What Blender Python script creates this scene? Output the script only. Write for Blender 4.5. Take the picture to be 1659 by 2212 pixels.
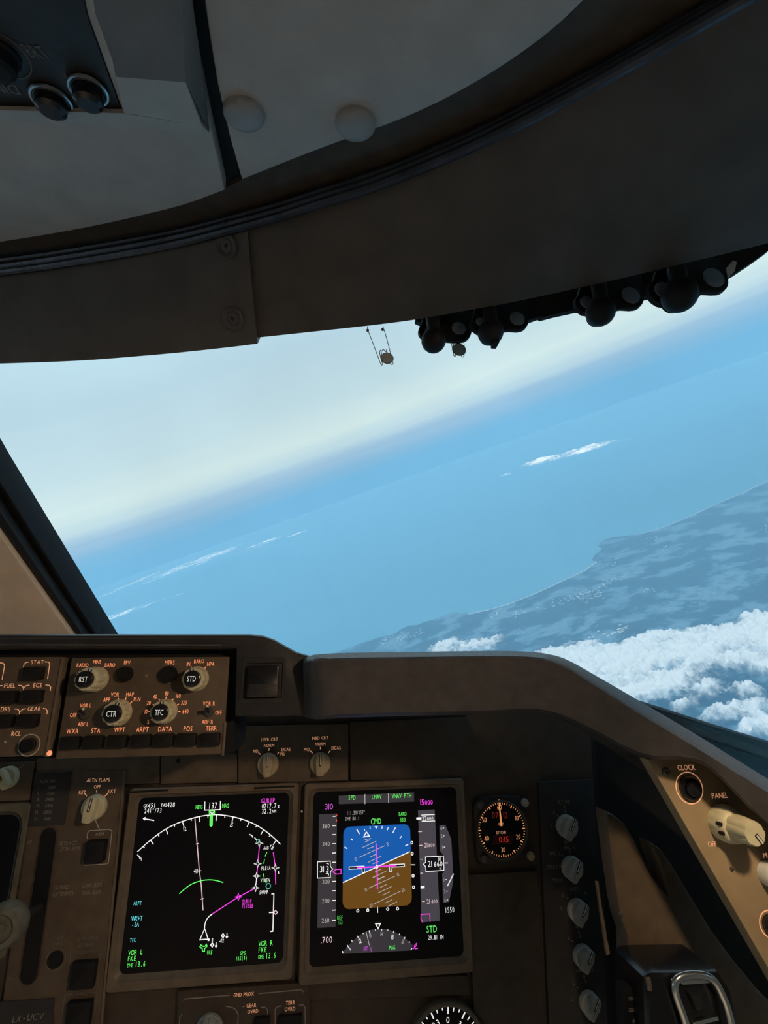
import bpy, bmesh, math, random
from mathutils import Vector, Matrix, noise

# ------------------------------------------------------------------ scene, camera, sky, sun, exposure
for o in list(bpy.data.objects):
    bpy.data.objects.remove(o)
SC = bpy.context.scene
COL = SC.collection
random.seed(7)

FW, FH, FPX = 1659.0, 2212.0, 1120.0        # photograph frame and focal length in its pixels
CX, CY = FW / 2, FH / 2
EYE = Vector((0.0, 0.0, 1.20))               # pilot's eye above the flight deck floor

# aircraft axes seen from the camera (found from the vanishing points of the panel edges)
_x = Vector((9920, -234, -1120)).normalized()
_u = Vector((-110, 3606, -1120)).normalized()
_u = (_u - _x * _u.dot(_x)).normalized()
_a = _x.cross(_u)
ALPHA = math.radians(17)                     # the instrument panel leans away at the top
_z = _u * math.cos(ALPHA) + _a * math.sin(ALPHA)
_y = _u * math.sin(ALPHA) - _a * math.cos(ALPHA)
CAMR = Matrix((_x, _y, _z))                  # camera -> world rotation

cam_d = bpy.data.cameras.new('camera')
cam = bpy.data.objects.new('camera', cam_d)
COL.objects.link(cam)
cam.matrix_world = Matrix.Translation(EYE) @ CAMR.to_4x4()
cam_d.sensor_fit = 'VERTICAL'
cam_d.sensor_height = 36.0
cam_d.sensor_width = 27.0
cam_d.lens = 36.0 * FPX / FH
cam_d.clip_start = 0.02
cam_d.clip_end = 60000
SC.camera = cam


def ray(px, py):
    return CAMR @ Vector(((px - CX) / FPX, (CY - py) / FPX, -1.0))


def W(px, py, d):
    return EYE + ray(px, py) * (d * 0.7)


AX = Vector((1, 0, 0))
AY = Vector((0, 1, 0))
AZ = Vector((0, 0, 1))
PU = Vector((0, math.sin(ALPHA), math.cos(ALPHA)))       # up along the leaning panel

# the earth outside: the aircraft is banked to the right, so the level frame is rolled
_r1, _r2 = ray(0, 1030 + 0.355 * 830), ray(FW, 1030 - 0.355 * 829)
GZ = _r1.cross(_r2).normalized()
if GZ.z < 0:
    GZ = -GZ
GZ = -GZ if GZ.dot(AZ) < 0 else GZ
GY = (AY - GZ * AY.dot(GZ)).normalized()
GX = GY.cross(GZ)
LEVEL = Matrix((GX, GY, GZ)).transposed()               # level frame -> world

SC.view_settings.view_transform = 'Standard'
SC.view_settings.look = 'None'
SC.view_settings.gamma = 1.0
SC.view_settings.use_curve_mapping = False
SC.view_settings.exposure = 0.0
SC.cycles.use_denoising = True
SC.cycles.volume_bounces = 1
SC.cycles.use_light_tree = False
SC.cycles.max_bounces = 5
SC.cycles.diffuse_bounces = 4
SC.cycles.glossy_bounces = 2
SC.cycles.adaptive_threshold = 0.06
SC.cycles.adaptive_min_samples = 12
SC.cycles.transparent_max_bounces = 24
SC.cycles.use_adaptive_sampling = True

# world: pale high overcast over a blue hazy horizon, in the rolled level frame
wd = bpy.data.worlds.new('sky')
SC.world = wd
wd.use_nodes = True
nt = wd.node_tree
nt.nodes.clear()


def nd(t, typ, **kw):
    n = t.nodes.new(typ)
    for k, v in kw.items():
        if k.startswith('i_'):
            n.inputs[k[2:].replace('_', ' ')].default_value = v
        else:
            setattr(n, k, v)
    return n


def ln(t, a, ao, b, bi):
    t.links.new(a.outputs[ao], b.inputs[bi])


def dotn(t, src, vec):
    n = nd(t, 'ShaderNodeVectorMath', operation='DOT_PRODUCT')
    ln(t, src, 'Generated', n, 0)
    n.inputs[1].default_value = vec
    return n


def ramp(t, stops, interp='EASE'):
    r = nd(t, 'ShaderNodeValToRGB')
    r.color_ramp.interpolation = interp
    el = r.color_ramp.elements
    while len(el) < len(stops):
        el.new(0.5)
    for e, (p, c) in zip(el, stops):
        e.position = p
        e.color = (c[0], c[1], c[2], 1)
    return r


tc = nd(nt, 'ShaderNodeTexCoord')
dx, dy, dz = dotn(nt, tc, GX), dotn(nt, tc, GY), dotn(nt, tc, GZ)
cmb = nd(nt, 'ShaderNodeCombineXYZ')
ln(nt, dx, 'Value', cmb, 0); ln(nt, dy, 'Value', cmb, 1); ln(nt, dz, 'Value', cmb, 2)
mp = nd(nt, 'ShaderNodeVectorMath', operation='MULTIPLY')
ln(nt, cmb, 0, mp, 0); mp.inputs[1].default_value = (1.3, 1.3, 34.0)
n1 = nd(nt, 'ShaderNodeTexNoise', i_Scale=1.5, i_Detail=5.0, i_Roughness=0.55)
ln(nt, mp, 0, n1, 'Vector')
n2 = nd(nt, 'ShaderNodeTexNoise', i_Scale=2.2, i_Detail=3.0)
ln(nt, cmb, 0, n2, 'Vector')
m1 = nd(nt, 'ShaderNodeMath', operation='MULTIPLY_ADD')      # elevation + streak noise
ln(nt, n1, 0, m1, 0); m1.inputs[1].default_value = 0.034; ln(nt, dz, 'Value', m1, 2)
m2 = nd(nt, 'ShaderNodeMapRange')
ln(nt, m1, 0, m2, 'Value')
m2.inputs['From Min'].default_value = -0.1; m2.inputs['From Max'].default_value = 0.7


def E(v):
    return (v + 0.1) / 0.8


sky = ramp(nt, [
    (0.0, (0.195, 0.515, 0.795)), (E(0.036), (0.20, 0.515, 0.795)), (E(0.056), (0.265, 0.53, 0.77)),
    (E(0.078), (0.36, 0.58, 0.78)), (E(0.105), (0.56, 0.76, 0.84)), (E(0.130), (0.68, 0.85, 0.86)), (E(0.19), (0.57, 0.76, 0.83)),
    (E(0.29), (0.50, 0.70, 0.81)), (E(0.44), (0.56, 0.79, 0.89)), (1.0, (0.44, 0.68, 0.88))], 'LINEAR')
ln(nt, m2, 0, sky, 0)
br = nd(nt, 'ShaderNodeMapRange')                            # broad thin-cloud unevenness
ln(nt, n2, 0, br, 'Value')
br.inputs['From Min'].default_value = 0.3; br.inputs['From Max'].default_value = 0.7
br.inputs['To Min'].default_value = 0.93; br.inputs['To Max'].default_value = 1.07
vm = nd(nt, 'ShaderNodeVectorMath', operation='SCALE')
ln(nt, sky, 0, vm, 0); ln(nt, br, 0, vm, 'Scale')
bg = nd(nt, 'ShaderNodeBackground', i_Strength=1.0)
ln(nt, vm, 0, bg, 'Color')
wo = nd(nt, 'ShaderNodeOutputWorld')
ln(nt, bg, 0, wo, 0)

# sun: high, behind the left shoulder; the flight deck roof keeps it out of the cockpit
sd = bpy.data.lights.new('sun', 'SUN')
sd.energy = 3.1
sd.angle = math.radians(0.6)
sd.color = (1.0, 0.96, 0.90)
sun = bpy.data.objects.new('sun', sd)
COL.objects.link(sun)
_sd = (GX * -0.10 + GY * -0.32 + GZ * 0.94).normalized()
sun.rotation_euler = _sd.to_track_quat('Z', 'Y').to_euler()
sun.location = (0, 0, 30)

# ------------------------------------------------------------------ helpers


class Plane:
    """A flat working frame in the cockpit: local (u, v, h) with h towards the viewer."""

    def __init__(s, o, ex, ey):
        s.o, s.ex, s.ey = Vector(o), Vector(ex).normalized(), Vector(ey).normalized()
        s.ez = s.ex.cross(s.ey).normalized()

    def uv(s, px, py, h=0.0):
        r = ray(px, py)
        t = (s.o + s.ez * h - EYE).dot(s.ez) / r.dot(s.ez)
        p = EYE + r * t - s.o
        return (p.dot(s.ex), p.dot(s.ey))

    def at(s, px, py, h=0.0):
        u, v = s.uv(px, py)
        return Plane(s.o + s.ex * u + s.ey * v + s.ez * h, s.ex, s.ey)

    def sc(s, px, py):
        a, b = s.uv(px - 4, py), s.uv(px + 4, py)
        c, d = s.uv(px, py - 4), s.uv(px, py + 4)
        return (math.hypot(a[0] - b[0], a[1] - b[1]) + math.hypot(c[0] - d[0], c[1] - d[1])) / 16

    def rect(s, x0, y0, x1, y1, h=0.0):
        xm, ym = (x0 + x1) / 2, (y0 + y1) / 2
        return (s.uv(x0, ym, h)[0], s.uv(xm, y1, h)[1], s.uv(x1, ym, h)[0], s.uv(xm, y0, h)[1])

    def loc(s, p):
        d = p - s.o
        return (d.dot(s.ex), d.dot(s.ey), d.dot(s.ez))

    def m(s):
        m = Matrix((s.ex, s.ey, s.ez)).transposed().to_4x4()
        m.translation = s.o
        return m


WORLD = Plane((0, 0, 0), AX, AY)
MATS = {}


def mat(key, col, rough=0.6, metal=0.0, var=0.15, scale=40.0, bump=0.0, bscale=400.0, emit=0.0, spec=0.4, alpha=1.0,
        trans=0.0, coat=0.0):
    m = bpy.data.materials.new(key)
    m.use_nodes = True
    t = m.node_tree
    p = t.nodes['Principled BSDF']
    p.inputs['Roughness'].default_value = rough
    p.inputs['Metallic'].default_value = metal
    p.inputs['Specular IOR Level'].default_value = spec
    p.inputs['Alpha'].default_value = alpha
    p.inputs['Transmission Weight'].default_value = trans
    p.inputs['Coat Weight'].default_value = coat
    c = (col[0], col[1], col[2], 1)
    p.inputs['Base Color'].default_value = c
    tx = nd(t, 'ShaderNodeTexCoord')
    if var > 0:
        n = nd(t, 'ShaderNodeTexNoise', i_Scale=scale, i_Detail=4.0)
        ln(t, tx, 'Object', n, 'Vector')
        r = nd(t, 'ShaderNodeMapRange')
        ln(t, n, 0, r, 'Value')
        r.inputs['From Min'].default_value = 0.3; r.inputs['From Max'].default_value = 0.7
        r.inputs['To Min'].default_value = 1 - var; r.inputs['To Max'].default_value = 1 + var
        v = nd(t, 'ShaderNodeVectorMath', operation='SCALE')
        v.inputs[0].default_value = col[:3]
        ln(t, r, 0, v, 'Scale')
        ln(t, v, 0, p, 'Base Color')
    if bump > 0:
        n = nd(t, 'ShaderNodeTexNoise', i_Scale=bscale, i_Detail=3.0)
        ln(t, tx, 'Object', n, 'Vector')
        b = nd(t, 'ShaderNodeBump', i_Strength=bump, i_Distance=0.002)
        ln(t, n, 0, b, 'Height')
        ln(t, b, 0, p, 'Normal')
    if emit > 0:
        p.inputs['Emission Color'].default_value = c
        p.inputs['Emission Strength'].default_value = emit
        m.cycles.emission_sampling = 'NONE'          # tiny glowing marks: no need to aim light rays at them
    MATS[key] = m
    return m


def poly_offset(pts, d):
    """inset a CCW outline by d (mitred)"""
    n, out = len(pts), []
    for i in range(n):
        p0, p1, p2 = Vector(pts[i - 1]), Vector(pts[i]), Vector(pts[(i + 1) % n])
        a, b = (p1 - p0), (p2 - p1)
        if a.length < 1e-9 or b.length < 1e-9:
            out.append(tuple(p1)); continue
        a.normalize(); b.normalize()
        na, nb = Vector((-a.y, a.x)), Vector((-b.y, b.x))
        k = na + nb
        l = max(0.35, 1 + na.dot(nb))
        out.append(tuple(p1 + k * (d / l)))
    return out


def area(pts):
    return sum(pts[i - 1][0] * pts[i][1] - pts[i][0] * pts[i - 1][1] for i in range(len(pts))) / 2


def ccw(pts):
    return list(pts) if area(pts) > 0 else list(reversed(pts))


def rrect(u0, v0, u1, v1, r, n=4):
    r = min(r, (u1 - u0) / 2 * .999, (v1 - v0) / 2 * .999)
    out = []
    for cx, cy, a0 in ((u1 - r, v0 + r, -90), (u1 - r, v1 - r, 0), (u0 + r, v1 - r, 90), (u0 + r, v0 + r, 180)):
        for k in range(n + 1):
            a = math.radians(a0 + 90 * k / n)
            out.append((cx + r * math.cos(a), cy + r * math.sin(a)))
    return out


def circ(c, r, n=32, ry=None):
    return [(c[0] + r * math.cos(2 * math.pi * k / n), c[1] + (ry or r) * math.sin(2 * math.pi * k / n)) for k in range(n)]


def crom(pts, n):
    """Catmull-Rom resample of an n-D polyline to n points"""
    P = [Vector(p) for p in pts]
    P = [P[0] * 2 - P[1]] + P + [P[-1] * 2 - P[-2]]
    L = [0.0]
    for i in range(1, len(pts)):
        L.append(L[-1] + (P[i + 1] - P[i]).length)
    out = []
    for k in range(n):
        s = L[-1] * k / (n - 1)
        i = 0
        while i < len(L) - 2 and L[i + 1] < s:
            i += 1
        t = (s - L[i]) / max(1e-9, L[i + 1] - L[i])
        a, b, c, d = P[i], P[i + 1], P[i + 2], P[i + 3]
        out.append(0.5 * ((2 * b) + (c - a) * t + (2 * a - 5 * b + 4 * c - d) * t * t + (3 * b - a - 3 * c + d) * t ** 3))
    return out


GLYPH = {}


def load_glyphs(chars):
    obs = []
    for ch in chars:
        cu = bpy.data.curves.new('glyph', 'FONT')
        cu.body = ch
        cu.resolution_u = 2
        o = bpy.data.objects.new('glyph', cu)
        COL.objects.link(o)
        obs.append((ch, o, cu))
    dg = bpy.context.evaluated_depsgraph_get()
    dg.update()
    for ch, o, cu in obs:
        me = o.evaluated_get(dg).to_mesh()
        vs = [(v.co.x, v.co.y) for v in me.vertices]
        fs = [tuple(p.vertices) for p in me.polygons]
        GLYPH[ch] = (vs, fs, min([v[0] for v in vs] or [0]), max([v[0] for v in vs] or [0.25]))
        o.evaluated_get(dg).to_mesh_clear()
    for ch, o, cu in obs:
        bpy.data.objects.remove(o)
        bpy.data.curves.remove(cu)


load_glyphs("ABCDEFGHIJKLMNOPQRSTUVWXYZabcdehnpz0123456789.,:-+/()'*\u00b0")
CAPH = max(v[1] for v in GLYPH['H'][0])


class MB:
    def __init__(s, pl=WORLD):
        s.pl, s.v, s.f, s.fm, s.mats, s.cur = pl, [], [], [], [], 0
        s.use('default')

    def use(s, key):
        if key not in s.mats:
            s.mats.append(key)
        s.cur = s.mats.index(key)
        return s

    def add(s, vs, fs):
        b = len(s.v)
        s.v += [tuple(v) for v in vs]
        s.f += [tuple(b + i for i in f) for f in fs]
        s.fm += [s.cur] * len(fs)

    def P(s, *xy):
        return [s.pl.uv(x, y) for x, y in xy]

    def prism(s, pts, h0, h1, ch=0.0):
        pts = ccw(pts)
        n = len(pts)
        rings = [[(p[0], p[1], h0) for p in pts]]
        if ch > 0:
            rings.append([(p[0], p[1], h1 - ch) for p in pts])
            mid = poly_offset(pts, ch * 0.3)
            rings.append([(p[0], p[1], h1 - ch * 0.3) for p in mid])
            rings.append([(p[0], p[1], h1) for p in poly_offset(pts, ch)])
        else:
            rings.append([(p[0], p[1], h1) for p in pts])
        vs = [p for r in rings for p in r]
        fs = [tuple(reversed(range(n)))]
        for k in range(len(rings) - 1):
            for i in range(n):
                j = (i + 1) % n
                fs.append((k * n + i, k * n + j, (k + 1) * n + j, (k + 1) * n + i))
        fs.append(tuple((len(rings) - 1) * n + i for i in range(n)))
        s.add(vs, fs)

    def box(s, u0, v0, u1, v1, h0, h1, r=0.001, ch=0.0):
        s.prism(rrect(u0, v0, u1, v1, r), h0, h1, ch)

    def ring(s, outer, inner, h0, h1, ch=0.0):
        """frame between two outlines with the same number of points"""
        n = len(outer)
        o2, i2 = (poly_offset(outer, ch), poly_offset(inner, -ch)) if ch else (outer, inner)
        R = [[(p[0], p[1], h0) for p in outer], [(p[0], p[1], h1 - ch) for p in outer], [(p[0], p[1], h1) for p in o2],
             [(p[0], p[1], h1) for p in i2], [(p[0], p[1], h1 - ch) for p in inner], [(p[0], p[1], h0) for p in inner]]
        fs = []
        for k in range(6):
            for i in range(n):
                j = (i + 1) % n
                fs.append((k * n + i, k * n + j, ((k + 1) % 6) * n + j, ((k + 1) % 6) * n + i))
        s.add([p for r in R for p in r], fs)

    def lathe(s, c, prof, n=32, lobes=0, amp=0.0, h=0.0, capped=True):
        vs, fs = [], []
        for r, z in prof:
            for k in range(n):
                a = 2 * math.pi * k / n
                q = r * (1 + amp * (abs(math.cos(lobes * a / 2)) ** 0.5 - 0.7)) if lobes else r
                vs.append((c[0] + q * math.cos(a), c[1] + q * math.sin(a), z + h))
        for i in range(len(prof) - 1):
            for k in range(n):
                j = (k + 1) % n
                fs.append((i * n + k, i * n + j, (i + 1) * n + j, (i + 1) * n + k))
        if capped:
            fs.append(tuple((len(prof) - 1) * n + k for k in range(n)))
            fs.append(tuple(reversed(range(n))))
        s.add(vs, fs)

    def poly(s, pts, h=0.0):
        pts = ccw(pts)
        s.add([(p[0], p[1], h) for p in pts], [tuple(range(len(pts)))])

    def line(s, pts, w, h=0.0, closed=False):
        """flat painted line of width w in local units"""
        P = [Vector((p[0], p[1])) for p in pts]
        n = len(P)
        L, R = [], []
        for i in range(n):
            a = P[i] - P[i - 1] if (i > 0 or closed) else P[1] - P[0]
            b = P[(i + 1) % n] - P[i] if (i < n - 1 or closed) else P[-1] - P[-2]
            a = a.normalized() if a.length > 1e-9 else b.normalized()
            b = b.normalized() if b.length > 1e-9 else a
            na, nb = Vector((-a.y, a.x)), Vector((-b.y, b.x))
            k = (na + nb) / max(0.4, 1 + na.dot(nb)) * (w / 2)
            L.append(P[i] + k); R.append(P[i] - k)
        vs = [(p.x, p.y, h) for p in L] + [(p.x, p.y, h) for p in R]
        m = n if closed else n - 1
        s.add(vs, [(n + i, n + (i + 1) % n, (i + 1) % n, i) for i in range(m)])

    def pline(s, xy, wpx=2.0, h=0.0, closed=False):
        x, y = xy[0]
        s.line(s.P(*xy), wpx * s.pl.sc(x, y), h, closed)

    def pcirc(s, x, y, rpx, wpx=2.0, h=0.0, n=24):
        k = s.pl.sc(x, y)
        s.line(circ(s.pl.uv(x, y), rpx * k, n), wpx * k, h, True)

    def disc(s, x, y, rpx, h=0.0, n=20):
        s.poly(circ(s.pl.uv(x, y), rpx * s.pl.sc(x, y), n), h)

    def text(s, t, x, y, hpx, h=0.0, wx=0.85, rot=0.0, mono=0.0, align='c', slant=0.0):
        """lettering centred on pixel (x, y) of the panel, capital height hpx pixels"""
        k = hpx * s.pl.sc(x, y) / CAPH
        c = s.pl.uv(x, y)
        pen, items = 0.0, []
        for ch in t:
            if ch == ' ':
                pen += (mono or 0.42); continue
            vs, fs, x0, x1 = GLYPH[ch]
            if mono:
                items.append((pen + (mono - (x1 - x0)) / 2 - x0, vs, fs)); pen += mono + 0.06
            else:
                items.append((pen - x0, vs, fs)); pen += (x1 - x0) + 0.11
        wd_ = pen - 0.09
        off = {'c': -wd_ / 2, 'l': 0.0, 'r': -wd_}[align]
        ca, sa = math.cos(math.radians(rot)), math.sin(math.radians(rot))
        for ox, vs, fs in items:
            out = []
            for (vx, vy) in vs:
                lx = (vx + ox + off) * wx * k + slant * vy * k
                ly = (vy - CAPH / 2) * k
                out.append((c[0] + lx * ca - ly * sa, c[1] + lx * sa + ly * ca, h))
            s.add(out, fs)

    def tube(s, pts, r, n=8, closed=False):
        P = [Vector(p) for p in pts]
        N = len(P)
        up, vs = None, []
        for i in range(N):
            if closed:
                t = (P[(i + 1) % N] - P[i - 1])
            else:
                t = P[min(i + 1, N - 1)] - P[max(i - 1, 0)]
            t.normalize()
            if up is None:
                up = t.orthogonal().normalized()
            up = (up - t * up.dot(t)).normalized()
            sd_ = t.cross(up)
            rr = r[i] if isinstance(r, (list, tuple)) else r
            for k in range(n):
                a = 2 * math.pi * k / n
                vs.append(P[i] + (up * math.cos(a) + sd_ * math.sin(a)) * rr)
        fs = []
        for i in range(N if closed else N - 1):
            i2 = (i + 1) % N
            for k in range(n):
                j = (k + 1) % n
                fs.append((i * n + k, i * n + j, i2 * n + j, i2 * n + k))
        if not closed:
            fs.append(tuple(reversed(range(n))))
            fs.append(tuple((N - 1) * n + k for k in range(n)))
        s.add(vs, fs)

    def strip(s, rows, thick=None):
        """surface through rows of 3-D points (same length); thick = Vector gives it a back"""
        m, n = len(rows), len(rows[0])
        vs = [p for r in rows for p in r]
        fs = [(i * n + k, i * n + k + 1, (i + 1) * n + k + 1, (i + 1) * n + k) for i in range(m - 1) for k in range(n - 1)]
        if thick is not None:
            b = m * n
            vs += [Vector(p) + thick for r in rows for p in r]
            fs += [tuple(b + i for i in reversed(f)) for f in fs]
            for k in range(n - 1):
                fs.append((k + 1, k, b + k, b + k + 1))
                q = (m - 1) * n
                fs.append((q + k, q + k + 1, b + q + k + 1, b + q + k))
            for i in range(m - 1):
                fs.append((i * n, (i + 1) * n, b + (i + 1) * n, b + i * n))
                fs.append(((i + 1) * n + n - 1, i * n + n - 1, b + i * n + n - 1, b + (i + 1) * n + n - 1))
        s.add(vs, fs)

    def build(s, name, key=None, parent=None, smooth=0.6):
        me = bpy.data.meshes.new(name)
        me.from_pydata([tuple(v) for v in s.v], [], s.f)
        if key:
            me.materials.append(MATS[key])
        else:
            used = sorted(set(s.fm))
            for i in used:
                me.materials.append(MATS[s.mats[i]])
            mp_ = {i: k for k, i in enumerate(used)}
            me.polygons.foreach_set('material_index', [mp_[i] for i in s.fm])
        bm = bmesh.new()
        bm.from_mesh(me)
        bmesh.ops.recalc_face_normals(bm, faces=bm.faces)
        bm.to_mesh(me)
        bm.free()
        if smooth:
            me.polygons.foreach_set('use_smooth', [True] * len(me.polygons))
            me.set_sharp_from_angle(angle=smooth)
        me.update()
        o = bpy.data.objects.new(name, me)
        COL.objects.link(o)
        if parent is not None:
            o.parent = parent
        elif s.pl is not WORLD:
            o.matrix_world = s.pl.m()
        return o


def tag(o, label, cat, group=None, kind=None):
    o['label'] = label
    if cat:
        o['category'] = cat
    if group:
        o['group'] = group
    if kind:
        o['kind'] = kind
    return o


def thing(name, label, cat, pl, group=None, kind=None):
    o = bpy.data.objects.new(name, None)
    o.empty_display_size = 0.02
    COL.objects.link(o)
    o.matrix_world = pl.m()
    return tag(o, label, cat, group, kind)


# ------------------------------------------------------------------ materials
mat('default', (0.2, 0.2, 0.2))
mat('brown', (0.105, 0.076, 0.050), 0.55, bump=0.10, bscale=900, var=0.2, scale=60)         # panel paint
mat('brown_dark', (0.062, 0.046, 0.033), 0.6, bump=0.10, bscale=900, var=0.2, scale=60)  # deeper brown; on shadowed panel plates it carries the shade as colour
mat('tan', (0.34, 0.25, 0.145), 0.5, bump=0.06, bscale=900, var=0.12, scale=30)
mat('post_tan', (0.74, 0.56, 0.39), 0.65, bump=0.08, bscale=700, var=0.1, scale=25)
mat('bezel', (0.15, 0.115, 0.08), 0.45, bump=0.04, bscale=900, var=0.2, scale=60)
mat('bezel_green', (0.11, 0.10, 0.07), 0.5, bump=0.04, bscale=900, var=0.25, scale=60)
mat('liner', (0.44, 0.405, 0.375), 0.7, bump=0.14, bscale=1100, var=0.08, scale=30)          # ceiling liner
mat('liner_shaded', (0.17, 0.165, 0.16), 0.7, bump=0.14, bscale=1100, var=0.12, scale=30)  # liner again, with the shade on the surround beam put into its colour
mat('header', (0.075, 0.066, 0.058), 0.6, bump=0.12, bscale=1000, var=0.15, scale=25)
mat('header_b', (0.085, 0.078, 0.072), 0.55, bump=0.12, bscale=1000, var=0.15, scale=25)
mat('pad', (0.052, 0.047, 0.046), 0.40, spec=0.6, bump=0.25, bscale=420, var=0.2, scale=80)            # grained glareshield cover
mat('housing', (0.026, 0.025, 0.025), 0.42, bump=0.12, bscale=600, var=0.2, scale=80)
mat('black', (0.009, 0.009, 0.010), 0.6, var=0.1, spec=0.25)
mat('rubber', (0.014, 0.015, 0.016), 0.55, var=0.2, bump=0.05)
mat('gloss_black', (0.008, 0.008, 0.010), 0.22, var=0.0, spec=0.6)
mat('rail', (0.055, 0.06, 0.075), 0.25, 0.6, var=0.3, bump=0.2, bscale=220, spec=0.7)
mat('cap_grey', (0.30, 0.30, 0.30), 0.5, bump=0.05, bscale=900, var=0.08)
mat('button', (0.010, 0.009, 0.009), 0.5, spec=0.25, var=0.1)
mat('cream', (0.62, 0.56, 0.36), 0.5, var=0.08, scale=120)
mat('cream_dull', (0.42, 0.34, 0.22), 0.5, var=0.12, scale=120)
mat('grey_knob', (0.33, 0.33, 0.29), 0.45, var=0.15, scale=160)
mat('handle_grey', (0.13, 0.125, 0.095), 0.5, var=0.25, scale=120)
mat('white_knob', (0.72, 0.72, 0.66), 0.45, var=0.06)
mat('pale', (0.75, 0.75, 0.72), 0.5, var=0.05)
mat('print_white', (0.55, 0.52, 0.46), 0.6, var=0.1, scale=500)
mat('print_dim', (0.30, 0.27, 0.23), 0.6, var=0.15, scale=500)
mat('print_faint', (0.16, 0.145, 0.125), 0.6, var=0.3, scale=700)
mat('placard', (0.030, 0.028, 0.028), 0.5, var=0.2)
mat('steel', (0.5, 0.5, 0.5), 0.3, 1.0, var=0.1)
mat('silver', (0.75, 0.74, 0.70), 0.22, 1.0, var=0.05)
mat('screw', (0.12, 0.12, 0.115), 0.4, 0.5, var=0.2)
mat('screen', (0.003, 0.003, 0.006), 0.35, var=0.0, spec=0.25)
mat('led_lens', (0.05, 0.006, 0.003), 0.4, var=0.0)
mat('wall_paint', (0.42, 0.40, 0.37), 0.7, var=0.1)
mat('clip_lens', (0.16, 0.20, 0.24), 0.5, var=0.1)
mat('disc_grey', (0.33, 0.38, 0.36), 0.5, var=0.1, scale=300)
mat('wire', (0.22, 0.20, 0.18), 0.4, 0.6, var=0.1)
# things that give off light: backlit legends and display symbology
mat('lit_orange', (1.0, 0.34, 0.16), 0.6, emit=0.75, var=0)
mat('lit_amber', (1.0, 0.50, 0.28), 0.6, emit=0.42, var=0)
mat('lit_dial', (1.0, 0.42, 0.16), 0.6, emit=0.62, var=0)
mat('lit_red', (0.9, 0.05, 0.03), 0.6, emit=0.28, var=0)
mat('lit_red_dim', (0.6, 0.04, 0.02), 0.6, emit=0.14, var=0)
mat('cap_print', (0.75, 0.75, 0.72), 0.6, emit=0.55, var=0)
mat('w', (0.85, 0.86, 0.86), 0.6, emit=0.95, var=0)
mat('wd', (0.60, 0.58, 0.60), 0.6, emit=0.50, var=0)
mat('g', (0.13, 0.92, 0.14), 0.6, emit=0.9, var=0)
mat('m', (0.85, 0.06, 0.78), 0.6, emit=0.95, var=0)
mat('md', (0.55, 0.10, 0.65), 0.6, emit=0.7, var=0)
mat('c', (0.16, 0.78, 0.85), 0.6, emit=0.8, var=0)
mat('cg', (0.10, 0.55, 0.45), 0.6, emit=0.6, var=0)
mat('r', (0.85, 0.07, 0.03), 0.6, emit=0.8, var=0)
mat('pk', (0.80, 0.62, 0.66), 0.6, emit=0.75, var=0)
mat('tape', (0.034, 0.031, 0.038), 0.6, emit=0.9, var=0)
mat('tape_b', (0.058, 0.052, 0.066), 0.6, emit=0.9, var=0)
mat('att_sky', (0.004, 0.085, 0.36), 0.6, emit=1.0, var=0)
mat('att_gnd', (0.115, 0.052, 0.007), 0.6, emit=1.0, var=0)
mat('scr_black', (0.002, 0.002, 0.004), 0.6, emit=1.0, var=0)


def pane_material():
    m = bpy.data.materials.new('window_glass')
    m.use_nodes = True
    t = m.node_tree
    t.nodes.clear()
    tr = nd(t, 'ShaderNodeBsdfTransparent')
    tr.inputs[0].default_value = (0.985, 0.992, 0.99, 1)
    gl = nd(t, 'ShaderNodeBsdfGlossy', i_Roughness=0.02)
    lw = nd(t, 'ShaderNodeLayerWeight', i_Blend=0.5)
    pw_ = nd(t, 'ShaderNodeMath', operation='POWER')
    ln(t, lw, 'Facing', pw_, 0); pw_.inputs[1].default_value = 5.0
    fr = nd(t, 'ShaderNodeMath', operation='MULTIPLY_ADD')
    ln(t, pw_, 0, fr, 0); fr.inputs[1].default_value = 0.35; fr.inputs[2].default_value = 0.006
    mx = nd(t, 'ShaderNodeMixShader')
    ln(t, fr, 0, mx, 0); ln(t, tr, 0, mx, 1); ln(t, gl, 0, mx, 2)
    ou = nd(t, 'ShaderNodeOutputMaterial')
    ln(t, mx, 0, ou, 0)
    MATS['glass'] = m


pane_material()

# ------------------------------------------------------------------ outside: sea, land, haze, clouds (1:10, in the rolled level frame)
ALT = 670.0


def level_plane(h):
    return Plane(EYE - GZ * h, GX, GY)


def surf_mat(name, build):
    m = bpy.data.materials.new(name)
    m.use_nodes = True
    t = m.node_tree
    p = t.nodes['Principled BSDF']
    tx = nd(t, 'ShaderNodeTexCoord')
    build(t, p, tx)
    MATS[name] = m
    return m


def _sea(t, p, tx):
    n = nd(t, 'ShaderNodeTexNoise', i_Scale=0.0012, i_Detail=6.0)
    ln(t, tx, 'Object', n, 'Vector')
    r = ramp(t, [(0.35, (0.10, 0.31, 0.41)), (0.65, (0.12, 0.36, 0.47))], 'LINEAR')
    ln(t, n, 0, r, 0); ln(t, r, 0, p, 'Base Color')
    p.inputs['Roughness'].default_value = 0.55
    p.inputs['Specular IOR Level'].default_value = 0.3


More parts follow.
